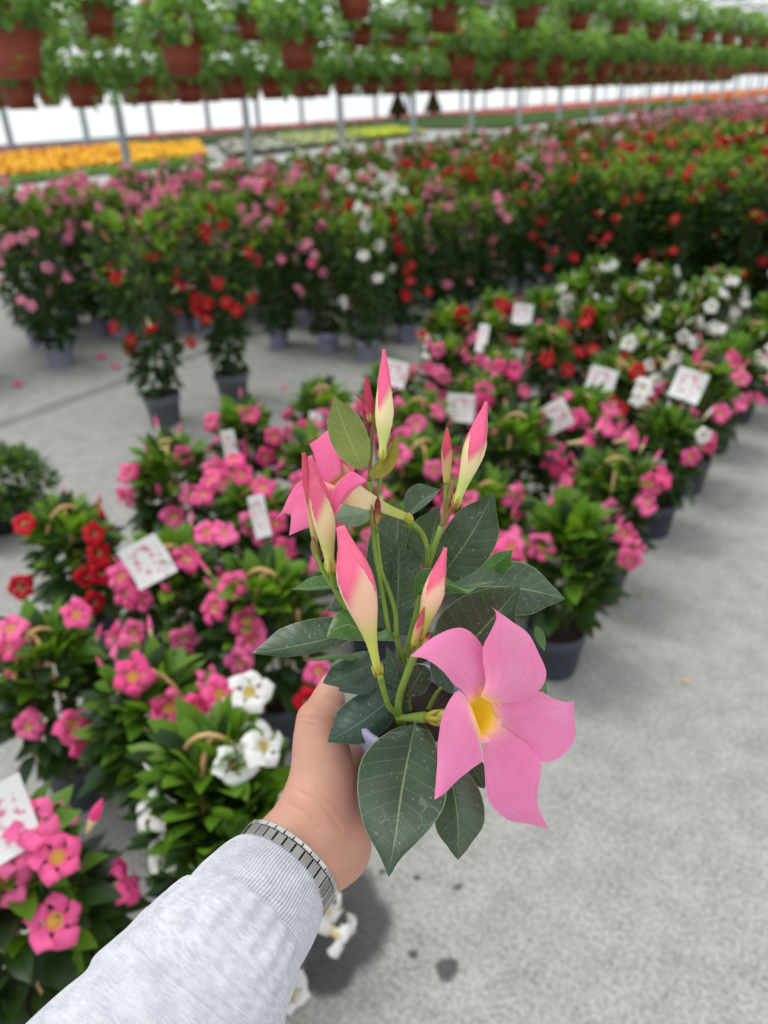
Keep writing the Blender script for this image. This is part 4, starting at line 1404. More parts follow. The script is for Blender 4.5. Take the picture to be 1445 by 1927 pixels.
def put_flowers(root, g, n, col, r, z0, z1, mix=None, up=.45, nb=3, cam_dir=None, bias=.6, scale=1.0):
    for k in range(n):
        th = g.uniform(0, 2 * math.pi)
        if cam_dir is not None and g.uniform() < bias: th = cam_dir + g.normal(0, .8)
        t = g.uniform(0, 1)
        z = z0 + (z1 - z0) * t
        rr = r * (1.0 - (.75 if z1 > .6 else .5) * max(0, t - .55) / .45) * g.uniform(.9, 1.08)
        d = Vector((math.cos(th), math.sin(th), up + g.normal(0, .45))) + Vector(unit(1, g)[0]) * .45
        c = col if mix is None or g.uniform() > .15 else mix
        inst('flower', FLW[c][k % len(FLW[c])], root, (rr * math.cos(th), rr * math.sin(th), z), rot_to(d, g.uniform(0, 6)), scale * g.uniform(.85, 1.15))
    for k in range(nb):
        th = g.uniform(0, 2 * math.pi) if cam_dir is None else cam_dir + g.normal(0, 1.0)
        d = Vector((math.cos(th) * .5, math.sin(th) * .5, 1))
        inst('bud', BUDS[col], root, (r * .75 * math.cos(th), r * .75 * math.sin(th), z1 + g.uniform(-.06, .02)), rot_to(d), scale)


# ---- mandevilla baskets on the floor: x, y, colour, flowers, card, arch, words that single it out
BASK = [
    (-1, 0.25, 'pink', 5, 1, 1, 'pink basket mandevilla with a white card at the lower left corner, nearest to the camera'),
    (-0.88, 0.61, 'white', 5, 0, 1, 'white-flowered basket mandevilla with bright leaves just left of the bare wrist'),
    (-1.15, 0.67, 'pink', 8, 0, 1, 'pink basket mandevilla left of the hand, crossed cane arch over a single white bloom'),
    (-1.48, 0.62, 'pink', 7, 0, 1, 'pink basket mandevilla standing at the left edge under a tall open cane hoop'),
    (-0.82, 0.57, 'white', 3, 0, 0, 'white-flowered basket mandevilla mostly hidden under the grey sleeve'),
    (-1.18, 1.07, 'pink', 9, 0, 1, 'pink basket mandevilla directly left of the held plant, cane arch on top'),
    (-1.5, 1.03, 'pink', 11, 1, 1, 'pink basket mandevilla with a bent white card hanging over its pink blooms, left of centre'),
    (-1.96, 1.02, 'red', 7, 0, 1, 'red basket mandevilla alone at the left end of its row'),
    (-1.55, 1.42, 'pink', 10, 2, 1, 'pink basket mandevilla with a narrow white card tied to its cane arch'),
    (-2, 1.46, 'pink', 10, 0, 1, 'pink basket mandevilla on the aisle corner behind the red one'),
    (-2.06, 1.87, 'pink', 9, 2, 1, 'pink basket mandevilla on the aisle edge with a white card beside its tall arch'),
    (-1.62, 1.82, 'pink', 8, 0, 1, 'pink basket mandevilla behind the one with the narrow tied card'),
    (-1.88, 2.16, 'pink', 9, 2, 1, 'pink basket mandevilla with a narrow printed card hanging near the aisle edge'),
    (-1.18, 1.52, 'pink', 8, 0, 1, 'pink basket mandevilla behind the left blooms of the held plant'),
    (-1.26, 1.94, 'pink', 9, 0, 1, 'pink basket mandevilla behind the top bud of the held plant'),
    (-0.96, 1.86, 'pink', 8, 0, 1, 'pink basket mandevilla behind the upper right leaves of the held plant'),
    (-0.66, 1.76, 'pink', 6, 0, 0, 'pink basket mandevilla nearest the camera in the right-hand edge row, beside the large bloom'),
    (-0.68, 2.2, 'pink', 12, 3, 1, 'pink basket mandevilla in the edge row with a white sticker on its dark pot'),
    (-1.09, 2.3, 'pink', 8, 0, 1, 'pink basket mandevilla behind the pair of right-hand buds'),
    (-0.67, 2.74, 'white', 2, 0, 0, 'bushy green basket mandevilla with a few white blooms, third in the right-hand edge row'),
    (-0.98, 2.68, 'pink', 9, 1, 1, 'pink basket mandevilla with a card sticking out sideways from its arch'),
    (-1.44, 2.66, 'pink', 8, 1, 1, 'pink basket mandevilla with a square white card behind the top of the held plant'),
    (-1.5, 2.28, 'pink', 8, 0, 1, 'pink basket mandevilla mixed with red blooms in the middle of the block'),
    (-0.67, 3.18, 'pink', 4, 1, 1, 'green basket mandevilla with a large white square card, fourth in the right-hand edge row'),
    (-1.02, 3.14, 'red', 5, 1, 1, 'red basket mandevilla with a large tilted white card above its blooms'),
    (-1.56, 3.04, 'pink', 7, 0, 1, 'pink basket mandevilla under a low cane arch, behind the square card'),
    (-1.88, 2.62, 'pink', 8, 1, 1, 'pink basket mandevilla with a white card behind the topmost bud'),
    (-0.68, 3.68, 'pink', 7, 0, 0, 'pink basket mandevilla fifth in the right-hand edge row, blooms beside the walkway'),
    (-1.07, 3.6, 'white', 6, 0, 1, 'white basket mandevilla behind the large tilted card'),
    (-1.5, 3.48, 'red', 0, 0, 1, 'leafy green basket mandevilla with a few red blooms in the middle rows'),
    (-1.86, 3.08, 'pink', 9, 2, 1, 'pink basket mandevilla with a pink-printed card, middle of the left edge'),
    (-2.06, 3.44, 'red', 5, 1, 1, 'red basket mandevilla with a leaning card on the aisle edge, opposite the lilac pots'),
    (-0.67, 4.14, 'white', 5, 0, 1, 'white basket mandevilla sixth in the right-hand edge row'),
    (-1.07, 4.1, 'white', 5, 0, 1, 'white basket mandevilla with a curling cream card in the second row from the walkway'),
    (-1.47, 3.96, 'red', 4, 0, 1, 'basket mandevilla with scarlet blooms among bright green leaves, in the far half'),
    (-1.9, 3.56, 'pink', 6, 0, 1, 'pink basket mandevilla in a gap-free stretch right of the pink-printed card'),
    (-2.08, 4.02, 'red', 4, 1, 1, 'red basket mandevilla at the far left corner, close to the lilac pots'),
    (-.66, 4.58, 'white', 6, 0, 1, 'white basket mandevilla seventh in the right-hand edge row'),
    (-1.06, 4.62, 'white', 6, 0, 1, 'white basket mandevilla behind the curling cream card'),
    (-1.46, 4.58, 'white', -1, 0, 1, 'nearly bloomless green basket mandevilla in the far half, two rows from the back'),
    (-1.86, 4.16, 'pink', -1, 0, 0, 'leafy green basket mandevilla without an arch near the far left corner'),
    (-1.86, 4.62, 'white', 3, 0, 1, 'green basket mandevilla with cream blooms at the far left end of the second last row'),
    (-.66, 5.04, 'white', 6, 0, 0, 'white basket mandevilla eighth in the right-hand edge row'),
    (-1.06, 5.08, 'white', 5, 0, 1, 'white basket mandevilla in the last row, in front of the red climbers'),
    (-1.46, 5.04, 'white', 5, 1, 1, 'white basket mandevilla with a white card in the last row'),
    (-1.86, 5.08, 'white', 4, 0, 1, 'white basket mandevilla at the left end of the last row'),
    (-.28, 4.40, 'white', 3, 0, 0, 'white basket mandevilla standing alone outside the edge row at the right frame edge'),
]
# where the nearest blooms stand out one by one in the photo
SPEC = {
    0: [(105, 1732), (20, 1598), (62, 1545), (108, 1612), (172, 1548, 'bud'), (6, 1660)],
    1: [(288, 1525), (312, 1606), (442, 1438), (500, 1402), (470, 1300)],
    2: [(385, 1375), (366, 1336), (320, 1332), (250, 1272), (415, 1305), (430, 1350, 'white'), (300, 1345, 'bud')],
    3: [(50, 1370), (140, 1366), (170, 1402), (214, 1198, 'bud'), (240, 1226), (18, 1180), (10, 1216), (145, 1155)],
    4: [(622, 1720), (650, 1768), (600, 1705)],
    5: [(400, 1145), (462, 1170), (448, 1250), (438, 1100), (600, 1265), (470, 1200), (580, 1322, 'red')],
    6: [(235, 1120), (262, 1128), (345, 1206), (390, 1000), (305, 1060), (352, 1050), (320, 1115, 'bud'), (424, 1000), (225, 1085), (250, 1190)],
    7: [(45, 985), (178, 1003), (165, 1085), (192, 1078), (38, 1105), (178, 1134), (186, 1040)],
    8: [(380, 930), (396, 900), (500, 1010), (535, 1035), (495, 915), (455, 892), (440, 862), (520, 985)],
    9: [(235, 937), (240, 890), (328, 972), (360, 930), (405, 885), (345, 855), (420, 905), (300, 930, 'bud')],
    10: [(395, 795), (448, 850), (515, 822), (470, 780), (500, 860), (440, 905), (470, 930)],
    16: [(1018, 1030), (930, 1050), (960, 1030), (905, 1075), (985, 1060, 'bud')],
    17: [(1130, 1085), (1100, 1112), (1185, 1055), (1176, 1005), (1190, 1032), (1150, 962), (1220, 945), (1225, 910), (1250, 895)],
    18: [(1050, 880), (1076, 902), (1040, 868), (1142, 800), (1112, 830), (1195, 826), (1060, 935)],
    19: [(1325, 820), (1200, 748), (1208, 730), (1300, 862, 'pink')],
}
for i, (x, y, col, nf, card, arch, lab) in enumerate(BASK):
    g = np.random.default_rng(500 + i)
    rz = g.uniform(0, 6.28)
    t = empty('basket_mandevilla', (x, y, 0), rz, 1.30 * g.uniform(.95, 1.06))
    tag(t, lab, 'plant', 'mandevilla baskets standing on the concrete')
    inst('pot', BP, t); inst('soil', BSOIL, t, (0, 0, .104))
    inst('foliage', BFOL[i % 5], t)
    cd_ = math.atan2(-y, -x) - rz
    near = y < 2.6
    if i in SPEC:
        sc_ = t.scale[0]
        cz = np.array([x, y, .34]); dep = (cz - CO) @ CF
        for (fx, fy, *c2) in SPEC[i]:
            fc = c2[0] if c2 else col
            p = P(fx, fy, dep - (.15 if i != 4 else .0))
            q = (p - np.array([x, y, 0])) / sc_
            q = _rotz(q, -rz)
            o_ = p - cz; o_[2] *= .6
            f_ = o_ / (np.linalg.norm(o_) + 1e-6) + (CO - p) / np.linalg.norm(CO - p) * .55 + unit(1, g)[0] * .45
            f_ = _rotz(f_, -rz)
            if fc == 'bud': inst('bud', BUDS[col], t, tuple(q), rot_to(tuple(f_ + np.array([0, 0, .8]))), 1.2)
            else: inst('flower', FLW[fc][int(g.integers(0, len(FLW[fc])))], t, tuple(q), rot_to(tuple(f_), g.uniform(0, 6)), g.uniform(.9, 1.1) / 1.3)
        put_flowers(t, g, 3, col, .135, .22, .40, None, .5, 3, cd_ + 3.1, .8, .77)
    else: put_flowers(t, g, int(nf * 1.6) + 3, col, .142, .19, .42, {'pink': 'red' if i == 22 else None, 'red': None, 'white': None}[col], .5, 4 if near else 2, cd_, .65, .77)
    if arch: inst('arch_handle', ARCH[i % 2], t, (0, 0, 0), (0, 0, cd_ + math.pi / 2 + g.uniform(-.5, .5)))
    if card:
        cc = {1: (1.05, 1.0, .85), 2: (.46, 1, .98), 3: (.5, 1, .4)}[card]
        if card == 3:
            inst('plant_tag', CARD_ME, t, (.0705 * math.cos(cd_), .0705 * math.sin(cd_), .1), (0, 0, cd_ + math.pi / 2), cc)
        else:
            # the card hangs from the arch, turned towards the walkway
            q = P(*TAGPX[i], (np.array([x, y, .5]) - CO) @ CF - .10) + np.array([0, 0, .055])
            q = _rotz((q - np.array([x, y, 0])) / t.scale[0], -rz)
            inst('plant_tag', CARD_ME, t, tuple(q), (R(-24), R({20: 62, 6: -25, 24: 14, 23: 10, 26: 16}.get(i, g.uniform(-8, 8))), cd_ + math.pi / 2 + g.uniform(-.3, .3)), cc)


# ---- tall climbers
def tall(x, y, col, lab, grp, fol, pot, soil, nf, z=1.0, r=.17, wide=1.0, near=True, seed=0, nm='climbing_mandevilla', zlo=.35):
    g = np.random.default_rng(seed)
    rz = g.uniform(0, 6.28)
    t = empty(nm, (x, y, 0), rz)
    tag(t, lab, 'plant', grp)
    sc = z / 1.02
    inst('pot', pot, t)
    if near: inst('soil', soil, t, (0, 0, .165 if pot is not TPS else .135))
    inst('foliage', fol, t, None, None, (wide, wide, sc * g.uniform(.95, 1.05)))
    put_flowers(t, g, nf, col, r * wide, zlo * sc, 1.10 * sc, None if col != 'pale' else ('pink' if g.uniform() < .5 else None), .25, 2 if near else 0, math.atan2(-y, -x) - rz, .55, .88)
    return t


# two specimens standing alone on the walkway
tall(-3.34, 2.46, 'red', 'nearer of two lone red climbers in grey pots on the walkway, bare soil showing', 'lone climbers', TFOL_BARE[0], TPG, TSOIL, 11, 1.0, .25, 1.0, True, 901)
tall(-3.26, 2.92, 'red', 'farther of two lone red climbers in grey pots on the walkway, crowned with blooms', 'lone climbers', TFOL_BARE[1], TPG, TSOIL, 22, 1.03, .25, 1.0, True, 902, zlo=.55)
FRONT = [
    (-4.82, 2.78, 'pale', 'pink climber in a broad lavender pot at the left, front of the back block', TPL, 11, 1.16),
    (-5.02, 2.20, 'pale', 'pink climber in a lavender pot cut by the left frame edge', TPL, 7, 1.10),
    (-5.42, 3.00, 'pale', 'pink climber in the shade behind the broad lavender pot', TPL, 14, 1.16),
    (-4.95, 3.42, 'pale', 'pink climber whose lavender pot shows just left of the nearer lone climber', TPL, 16, 1.12),
    (-4.55, 3.88, 'pale', 'pink climber whose lavender pot shows between the two lone climbers', TPL, 12, 1.0),
    (-3.77, 3.88, 'pale', 'slim green climber in a small lilac pot right of the two lone climbers', TPS, 3, .93),
    (-3.38, 3.98, 'pale', 'pink climber in a small lilac pot, second of the aisle row', TPS, 10, .95),
    (-3.02, 3.96, 'white', 'white climber in a small lilac pot nearest the basket block', TPS, 8, 1.0),
    (-3.02, 4.44, 'red', 'red and pink climber in a lilac pot just behind the white one', TPS, 10, .98),
    (-3.00, 4.95, 'pale', 'pink climber in a lilac pot, fifth along the aisle row', TPS, 8, .92),
    (-2.98, 5.30, 'pale', 'pink climber in a lilac pot, sixth along the aisle row', TPS, 7, .92),
    (-2.96, 5.66, 'pale', 'leafy climber in a pale lilac pot standing clear near the red block', TPS, 4, .90),
    (-2.90, 6.10, 'red', 'climber with low red blooms just left of the red block', TPS, 6, .92),
    (-2.86, 6.55, 'pale', 'pink climber whose lilac pot stands at the far end of the visible aisle', TPS, 8, .95),
    (-2.84, 6.98, 'pale', 'pink climber tucked beside the left side of the red block', TPS, 8, .95),
]
for i, (x, y, col, lab, pot, nf, z) in enumerate(FRONT):
    tall(x, y, col, lab, 'climbers in the front row of the back block', TFOL[i % 5], pot, TSOIL if pot is TPL else TSOILS, nf + 4, z - .07, .22 if pot is TPL else .215, 1.12 if pot is TPL else .88, True, 950 + i)

# the back block itself, row behind row
g0 = np.random.default_rng(77)
ORD = ['zeroth'] * 0 + 'first second third fourth fifth sixth seventh eighth ninth tenth eleventh twelfth thirteenth fourteenth fifteenth sixteenth seventeenth eighteenth nineteenth twentieth twenty-first twenty-second twenty-third twenty-fourth twenty-fifth twenty-sixth twenty-seventh twenty-eighth twenty-ninth thirtieth thirty-first thirty-second thirty-third thirty-fourth thirty-fifth thirty-sixth thirty-seventh thirty-eighth thirty-ninth fortieth forty-first forty-second forty-third forty-fourth forty-fifth forty-sixth forty-seventh forty-eighth forty-ninth fiftieth'.split()
NAMEC = {'pale': 'light pink', 'red': 'red', 'white': 'white'}
cnt = 0
for ix, x0 in enumerate(np.arange(-3.42, -7.0, -.46)):
    y0 = {0: 4.42, 1: 4.42, 2: 4.35, 3: 3.9}.get(ix, 3.45 + max(0, ix - 6) * .5)
    y = y0
    k = 0
    while y < 16.5:
        x = x0 + g0.uniform(-.06, .06)
        if x < -4.4 and y < 6.2: col = 'pale' if g0.uniform() < .8 else 'red'
        elif x < -5.0 and y < 8.5: col = g0.choice(['white', 'white', 'red', 'pale'])
        elif y < 11: col = g0.choice(['pale', 'pale', 'red', 'red', 'white'])
        else: col = g0.choice(['pale', 'pale', 'red'])
        lab = '%s climber, %s row of the back block, %s from the left end' % (NAMEC[col], ORD[ix + 1], ORD[k])
        tall(x, y, str(col), lab, 'climbers packed in the back block', TFOL[(cnt * 3) % 5], TPS, TSOILS, 6 + int(g0.integers(8, 13)) + (15 if col == 'pale' and y < 6.2 else 0), g0.uniform(.90, 1.0), .20, 1.0, False, 2000 + cnt, zlo=.68)
        cnt += 1; k += 1
        y += .50 + max(0, y - 6) * .022
print('back block', cnt)

# the red block on the right
RB = 0
for iy, y in enumerate((5.98, 6.44, 6.92, 7.42, 7.95, 8.5, 9.1, 9.8)):
    for ix, x in enumerate((-2.42, -2.0, -1.58, -1.16, -.74, -.32)):
        if iy and ix == 5 and iy > 4: continue
        xx, yy = x + g0.uniform(-.05, .05) - iy * .03, y + g0.uniform(-.05, .05)
        if iy == 0:
            lab = ['red climber at the left corner of the red block, dense dark leaves to the floor', 'second red climber from the left in front of the red block', 'third red climber from the left in front of the red block', 'fourth red climber from the left in front of the red block, dark pot half seen', 'fifth red climber from the left in front of the red block', 'red climber at the right frame edge, front of the red block'][ix]
            grp = 'front of the red block'
        else:
            lab = 'red climber, %s row of the red block on the right, %s from its left end' % (ORD[iy], ORD[ix])
            grp = 'climbers packed in the red block'
        tall(xx, yy, 'red', lab, grp, TFOL[(RB * 2) % 5], TPG, TSOIL, 12 if iy == 0 else 9, 1.05 + g0.uniform(-.05, .05) + .01 * iy, .21, 1.2, iy == 0, 3000 + RB, zlo=.3 if iy == 0 else .8)
        RB += 1

# farthest climbers: too small to tell apart, one mass
mb = MB()
gv = np.random.default_rng(8)
n = 5200
px_ = gv.uniform(-6.6, -3.0, n); py_ = 16.6 + (gv.uniform(0, 1, n)) * 13.0
pz_ = gv.uniform(.45, 1.02, n) - .08 * np.cos(py_ * 11)
v, f, m = leaf_cloud(np.stack([px_, py_, pz_], 1), unit(n, gv) + np.array([0, 0, .3]), np.tile([0, 0, 1.0], (n, 1)) + unit(n, gv) * .5, gv.uniform(.09, .15, n), gv.uniform(.05, .08, n), .14, .3, None, 4)
mb.add(v, f, list(m))
n = 1500
pos = np.stack([gv.uniform(-6.6, -3.0, n), 16.6 + gv.uniform(0, 1, n) * 13, gv.uniform(.8, 1.1, n)], 1)
v, f, m = leaf_cloud(pos, unit(n, gv), np.tile([0, 0, 1.0], (n, 1)) + unit(n, gv) * .5, gv.uniform(.07, .09, n), gv.uniform(.07, .09, n), .05, .1, gv.choice([1, 1, 1, 2], n), 4, .4, .5)
mb.add(v, f, list(m))
o = inst('distant_climbers', mb.mesh('distant_climbers', [LEAF_TALL, PALE, RED]))
tag(o, 'mass of pink and red climbers far off at the end of the back block', 'plants', None, 'stuff')

# ---- low evergreen by the left edge
gv = np.random.default_rng(12)
n = 1500
dv = unit(n, gv); dv[:, 2] = np.abs(dv[:, 2])
pos = dv * np.array([.24, .24, .21]) * gv.uniform(.6, 1, n)[:, None] + np.array([0, 0, .15])
v, f, m = leaf_cloud(pos, dv + unit(n, gv) * .6, np.tile([0, 0, 1.0], (n, 1)) + unit(n, gv) * .4, gv.uniform(.03, .05, n), gv.uniform(.014, .022, n), .1, .3, (gv.uniform(0, 1, n) + pos[:, 2] * 2 > 1.1).astype(int), 4)
for xx, yy, lab in ((-3.02, 1.30, 'low dark green shrub in a black tray by the left frame edge'), (-3.18, .98, 'second low shrub, half out of frame at the left edge')):
    t = empty('shrub', (xx, yy, 0)); tag(t, lab, 'plant', 'low shrubs')
    inst('pot', pot_me('pot', .10, .13, .13, plain('black_tray', (30, 31, 34), .5)), t)
    inst('foliage', mesh('foliage', v, f, [LEAF_OLD, LEAF_NEW], m), t)

# ---- fallen flowers and petals
FP = petal_mat('fallen_petal', (214, 110, 120), (226, 130, 140))
for x, y, col, sc, lab in ((190, 672, 'pink', .8, 'pink blossom lying on the concrete behind the nearer lone climber'), (218, 690, 'pink', .8, 'flattened pink blossom lying beside the drain line'), (33, 725, 'pink', .7, 'pink blossom lying before the lavender pot at the left'), (548, 1872, 'white', 1.0, 'blush white blossom lying on the concrete below the sleeve')):
    p = at_floor(x, y, .02 * sc)
    o = inst('fallen_blossom', FLW[col][0], None, tuple(p + np.array([0, 0, .012])), (R(8), R(-12), x), sc)
    tag(o, lab, 'flower')
for x, y, c, lab in ((1283, 1280, (214, 170, 120), 'small tan dead leaf on the open concrete at the right'), (1195, 1118, (150, 152, 96), 'small olive dead leaf beside the edge row')):
    p = at_floor(x, y, .004)
    v, f, m = leaf_cloud(np.array([[0, 0, 0.0]]), np.array([[1, .3, 0.0]]), np.array([[0, 0, 1.0]]), np.array([.03]), np.array([.014]), .1, .1)
    o = inst('dead_leaf', mesh('dead_leaf', v, f, plain('dead_leaf', c, .7)), None, tuple(p)); tag(o, lab, 'leaf')

# ================================================================== hanging baskets
def hang_foliage(seed, n=300):
    g = np.random.default_rng(seed)
    d = unit(n, g)
    pos = d * np.array([.27, .27, .20]) * g.uniform(.45, 1.0, n)[:, None] + np.array([0, 0, .30])
    pos[:, 2] = np.where(pos[:, 2] < .19, .38 - pos[:, 2], pos[:, 2])
    k = g.uniform(0, 1, n) < .07
    th = g.uniform(0, 6.28, n)
    pos[k] = np.stack([.2 * np.cos(th), .2 * np.sin(th), g.uniform(.02, .22, n)], 1)[k]
    L = g.uniform(.045, .075, n); W = L * g.uniform(.85, 1.05, n)
    mats = ((pos[:, 2] + g.normal(0, .08, n)) > .36).astype(int)
    v, f, m = leaf_cloud(pos, d * .8 + unit(n, g) * .7, np.tile([0, 0, 1.0], (n, 1)) + d * .5 + unit(n, g) * .5, L, W, .12, .3, mats, 4, .45, .5)
    mb = MB(); mb.add(v, f, list(m))
    for q in range(5):
        a = g.uniform(0, 6.28)
        mb.tube([(.1 * math.cos(a), .1 * math.sin(a), .2), (.22 * math.cos(a), .22 * math.sin(a), .24), (.29 * math.cos(a), .29 * math.sin(a), .1)], .003, 5, 2)
    return mb.mesh('foliage', [GERAN, GERAN2, STEM_BG])


HF = [hang_foliage(300 + k) for k in range(4)]
mb = MB()
mb.lathe([(.001, .0), (.082, 0), (.088, .004), (.100, .06), (.103, .064), (.108, .10), (.111, .104), (.118, .15), (.124, .153), (.132, .20), (.136, .203), (.136, .212), (.130, .212), (.126, .19), (.09, .01), (.001, .01)], 30)
HPOT = mb.mesh('pot', POT_T)
HANGW = plain('white_plastic_hanger', (226, 228, 228), .4)
mb = MB()
for q in range(3):
    a = q * 2.094
    mb.tube([(.134 * math.cos(a), .134 * math.sin(a), .20), (.09 * math.cos(a), .09 * math.sin(a), .33), (.012 * math.cos(a), .012 * math.sin(a), .50)], .0055, 5, 0, True, .5)
mb.tube([(0, 0, .49), (0, 0, .55), (.012, 0, .57), (.02, 0, .555)], .004, 5)
HHANG = mb.mesh('hanger', HANGW)
PIPE = plain('rail_pipe', (160, 166, 168), .45, .5)
HCOL = [('pink', PINK), ('red', RED)]

LINES = [  # x, lower-pot height of the pot centre, upper rows, first y, last y, step
    (-3.78, (1.67, 2.06), 6.5, 19.5, .62, 'nearest hanging line'),
    (-5.80, (1.575, 2.05, 2.5), 2.4, 24, .55, 'second hanging line'),
    (-7.90, (1.57, 2.10), 4.0, 27, .56, 'third hanging line'),
    (-10.2, (1.565, 2.20), 6.0, 32, .64, 'fourth hanging line'),
]
gh = np.random.default_rng(55)
NEARL = {}
hc = 0
for li, (x0, tiers, ya, yb, st, nm) in enumerate(LINES):
    for ti, zb in enumerate(tiers):
        ys = list(np.arange(ya + .31 * ti, yb - (6 if ti else 0), st * (1.5 if ti else 1)) + gh.uniform(-.04, .04, len(np.arange(ya + .31 * ti, yb - (6 if ti else 0), st * (1.5 if ti else 1)))))
        pos_ = {}
        if li == 0:
            pos_ = ({0: (-3.46, 2.13, 1.70), 1: (-4.02, 3.56, 1.725), 2: (-3.86, 4.43, 1.75)} if ti == 0 else {1: (-3.66, 4.81, 2.04), 2: (-3.62, 5.91, 1.99)})
        if li == 0: ys = ([2.10, 3.52, 4.40] + ys) if ti == 0 else ([3.0, 4.78, 5.9, 7.1, 8.2] + list(np.arange(9.4, 20, 1.15)))
        for k, y in enumerate(ys):
            x = x0 + (.30 if (li == 0 and ti == 1) else 0) + gh.uniform(-.04, .04)
            t = empty('hanging_basket', (x, y, zb + gh.uniform(-.01, .012) + (.04 if (li == 0 and ti == 0 and y < 5) else 0)), gh.uniform(0, 6.28), gh.uniform(.95, 1.05))
            if k in pos_: t.location = pos_[k]
            tier = ['lowest', 'upper', 'topmost'][ti]
            lab = 'terracotta hanging basket, %s from the left in the %s tier of the %s' % (ORD[k], tier, nm)
            grp = 'hanging baskets of the ' + nm
            tag(t, lab, 'hanging basket', grp)
            inst('pot', HPOT, t); inst('foliage', HF[hc % 4], t); inst('hanger', HHANG, t)
            if gh.uniform() < .34:
                th = gh.uniform(0, 6.28)
                c_ = 'pink' if gh.uniform() < .6 else 'red'
                inst('flower', FLW[c_][0], t, (.25 * math.cos(th), .25 * math.sin(th), gh.uniform(.2, .4)), rot_to((math.cos(th), math.sin(th), .3)), 1.0)
            hc += 1
        mb = MB(); mb.tube([(x0 + (.30 if (li == 0 and ti == 1) else 0), -4, zb + .575), (x0 + (.30 if (li == 0 and ti == 1) else 0), 60, zb + .575)], .011, 8)
        for yy in np.arange(-3, 60, 6): mb.tube([(x0 + (.30 if (li == 0 and ti == 1) else 0), yy, zb + .575), (x0 + (.30 if (li == 0 and ti == 1) else 0), yy, 4.5)], .003, 5)
        o = inst('hanging_rail', mb.mesh('hanging_rail', PIPE))
        tag(o, 'thin grey rail carrying the %s tier of the %s' % (['lowest', 'upper', 'topmost'][ti], nm), 'rail')
print('hanging', hc)


# ================================================================== bedding plants beyond the posts
def bed(name, poly, z, leafm, flm, dens_l, dens_f, lab, seed, fr=.05, cat='flower bed', shear=0.0):
    """carpet of bedding plants on trays: poly is x0, x1, y0, y1"""
    g = np.random.default_rng(seed)
    x0, x1, y0, y1 = poly
    A = abs(x1 - x0) * abs(y1 - y0)
    mb = MB()
    mb.box(((x0 + x1) / 2, (y0 + y1) / 2, .045), (abs(x1 - x0), abs(y1 - y0), .09), 0)
    for dens, zz, L, mi in ((dens_l, z, .10, 1), (dens_f, z + .05, fr * 2, 2)):
        n = int(min(A * dens, 16000))
        if n < 1: continue
        pos = np.stack([g.uniform(x0, x1, n), g.uniform(y0, y1, n), zz + g.normal(0, .02, n)], 1)
        d = unit(n, g); d[:, 2] *= .4
        v, f, m = leaf_cloud(pos, d, np.tile([0, 0, 1.0], (n, 1)) + unit(n, g) * .5, np.full(n, L) * g.uniform(.7, 1.2, n), np.full(n, L * .8), .1, .2, np.full(n, mi if mi < 2 else 2) + (g.integers(0, len(flm), n) if mi == 2 else 0), 3, .5, .5)
        mb.add(v, f, list(m))
    for q in mb.v: q[:, 1] += shear * (-18.0 - q[:, 0])
    o = inst(name, mb.mesh(name, [plain('tray_soil', (60, 70, 44), .9), leafm] + flm))
    tag(o, lab, cat, None, 'stuff')


YEL = plain('yellow_bloom', (250, 196, 16), .6); ORG = plain('orange_bloom', (236, 150, 20), .6)
LIME = plain('lime_bloom', (206, 214, 40), .6); CREAM = plain('cream_bloom', (224, 222, 200), .6); PURP = plain('purple_bloom', (110, 76, 120), .6)
CORAL = plain('coral_bloom', (214, 96, 84), .6); ROSE = plain('rose_bloom', (206, 120, 128), .6)
BLEAF = leafy('bedding_leaf', (44, 84, 40), (84, 124, 62), .6, .3); BLEAF2 = leafy('bedding_leaf_light', (90, 140, 50), (124, 168, 70), .6, .3); BLEAF3 = leafy('bedding_leaf_grey', (54, 88, 58), (80, 112, 76), .7, .2)
bed('yellow_bedding', (-24.5, -18.6, 13.6, 16.4), .16, BLEAF, [YEL], 40, 200, 'carpet of bright yellow bedding flowers ending before the second steel post', 1, .07, 'flower bed', .85)
bed('golden_bedding', (-26.5, -18.6, 4.5, 13.5), .16, BLEAF, [YEL, YEL, ORG], 30, 150, 'carpet of golden orange bedding flowers at the left', 2, .07, 'flower bed', .85)
bed('light_green_bedding', (-18.5, -17.2, 6.0, 16.0), .13, BLEAF2, [YEL], 160, 0, 'strip of light green seedlings in front of the golden flowers', 3)
bed('dark_red_bedding', (-31.0, -26.7, 10, 20.3), .14, BLEAF, [CORAL, PURP], 60, 50, 'dull red bedding strip below the white wall at the left', 4)
bed('mixed_bedding', (-23.5, -18.0, 17.2, 20.4), .14, BLEAF3, [CREAM, CREAM, PURP], 60, 80, 'patch of cream and purple bedding flowers right of the yellow carpet', 5, .05, 'flower bed', .85)
bed('pale_lime_bedding', (-24.4, -18.4, 20.6, 24.4), .14, BLEAF3, [LIME, CREAM], 60, 70, 'pale lime bedding strip before the third steel post', 6, .05, 'flower bed', .85)
bed('lime_bedding', (-23.0, -18.6, 24.6, 28.5), .15, BLEAF2, [LIME], 40, 170, 'bright lime yellow bedding strip by the third steel post', 7, .05, 'flower bed', .85)
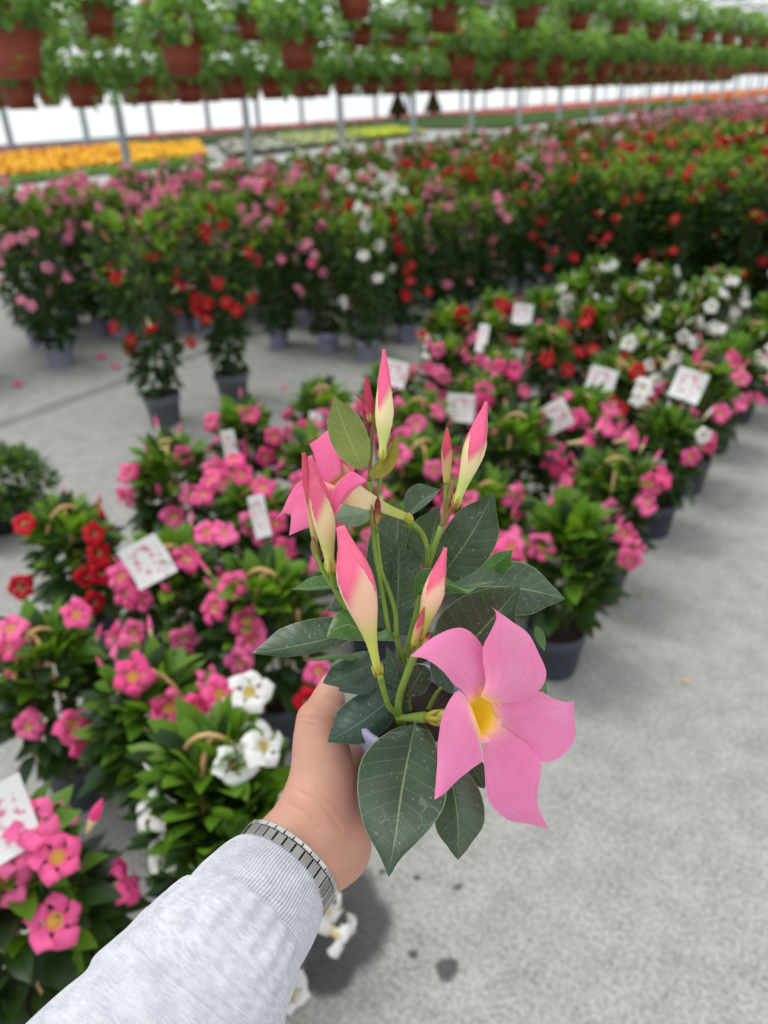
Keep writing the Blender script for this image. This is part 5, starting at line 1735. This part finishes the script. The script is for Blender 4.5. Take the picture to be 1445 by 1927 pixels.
bed('green_bedding', (-29.5, -24.6, 20.5, 49.5), .13, BLEAF3, [CORAL], 45, 0, 'long dark green bed of foliage plants in front of the white wall', 8)
bed('front_green_bedding', (-24.5, -17.6, 33.5, 60), .13, BLEAF, [CORAL], 60, 0, 'dark green bed beside the concrete path in the distance', 9)
bed('coral_bedding', (-31.6, -29.8, 24, 79), .15, BLEAF, [CORAL, ROSE], 20, 90, 'thin coral red line of flowers at the foot of the white wall', 10, .08)
bed('rose_bedding', (-29.4, -24.7, 50, 78), .15, BLEAF, [ROSE, CORAL], 20, 70, 'dusty rose bedding strips in the far distance', 11, .08)
bed('orange_bedding', (-30.5, -20.0, 80, 150), .15, BLEAF2, [ORG, CORAL], 10, 22, 'orange flower bed in the farthest distance at the right', 12, .16)
bed('far_green_bedding', (-24.4, -17.4, 61, 79), .13, BLEAF, [CORAL], 60, 0, 'far dark green bed behind the posts', 13)

# two dark cone-shaped plants in front of the wall
CONEM = leafy('dark_red_leaf', (84, 34, 32), (120, 56, 44), .6, .2); CONED = leafy('maroon_leaf', (58, 34, 34), (96, 50, 44), .6, .2)
for (x, y, mt, lab) in ((749, 226, CONED, 'dark maroon cone-shaped plant standing alone before the white wall, left of the pair'), (815, 219, CONEM, 'reddish brown cone-shaped plant standing alone before the white wall, right of the pair')):
    p = at_floor(x, y, .1)
    t = empty('conical_plant', (p[0], p[1], .1)); tag(t, lab, 'plant')
    n = 1600
    g = np.random.default_rng(int(x))
    tt = g.uniform(0, 1, n) ** 1.3
    th = g.uniform(0, 6.28, n)
    rr = .5 * (1 - tt) * g.uniform(.8, 1, n) + .04
    pos = np.stack([rr * np.cos(th), rr * np.sin(th), .25 + tt * 1.05], 1)
    out = np.stack([np.cos(th), np.sin(th), np.full(n, .8)], 1)
    v, f, m = leaf_cloud(pos, out + unit(n, g) * .3, np.tile([0, 0, 1.0], (n, 1)) + unit(n, g) * .4, g.uniform(.12, .2, n), g.uniform(.08, .12, n), .1, .2, None, 4)
    inst('foliage', mesh('foliage', v, f, mt, m), t)
    inst('pot', pot_me('pot', .18, .24, .3, POT_D), t)
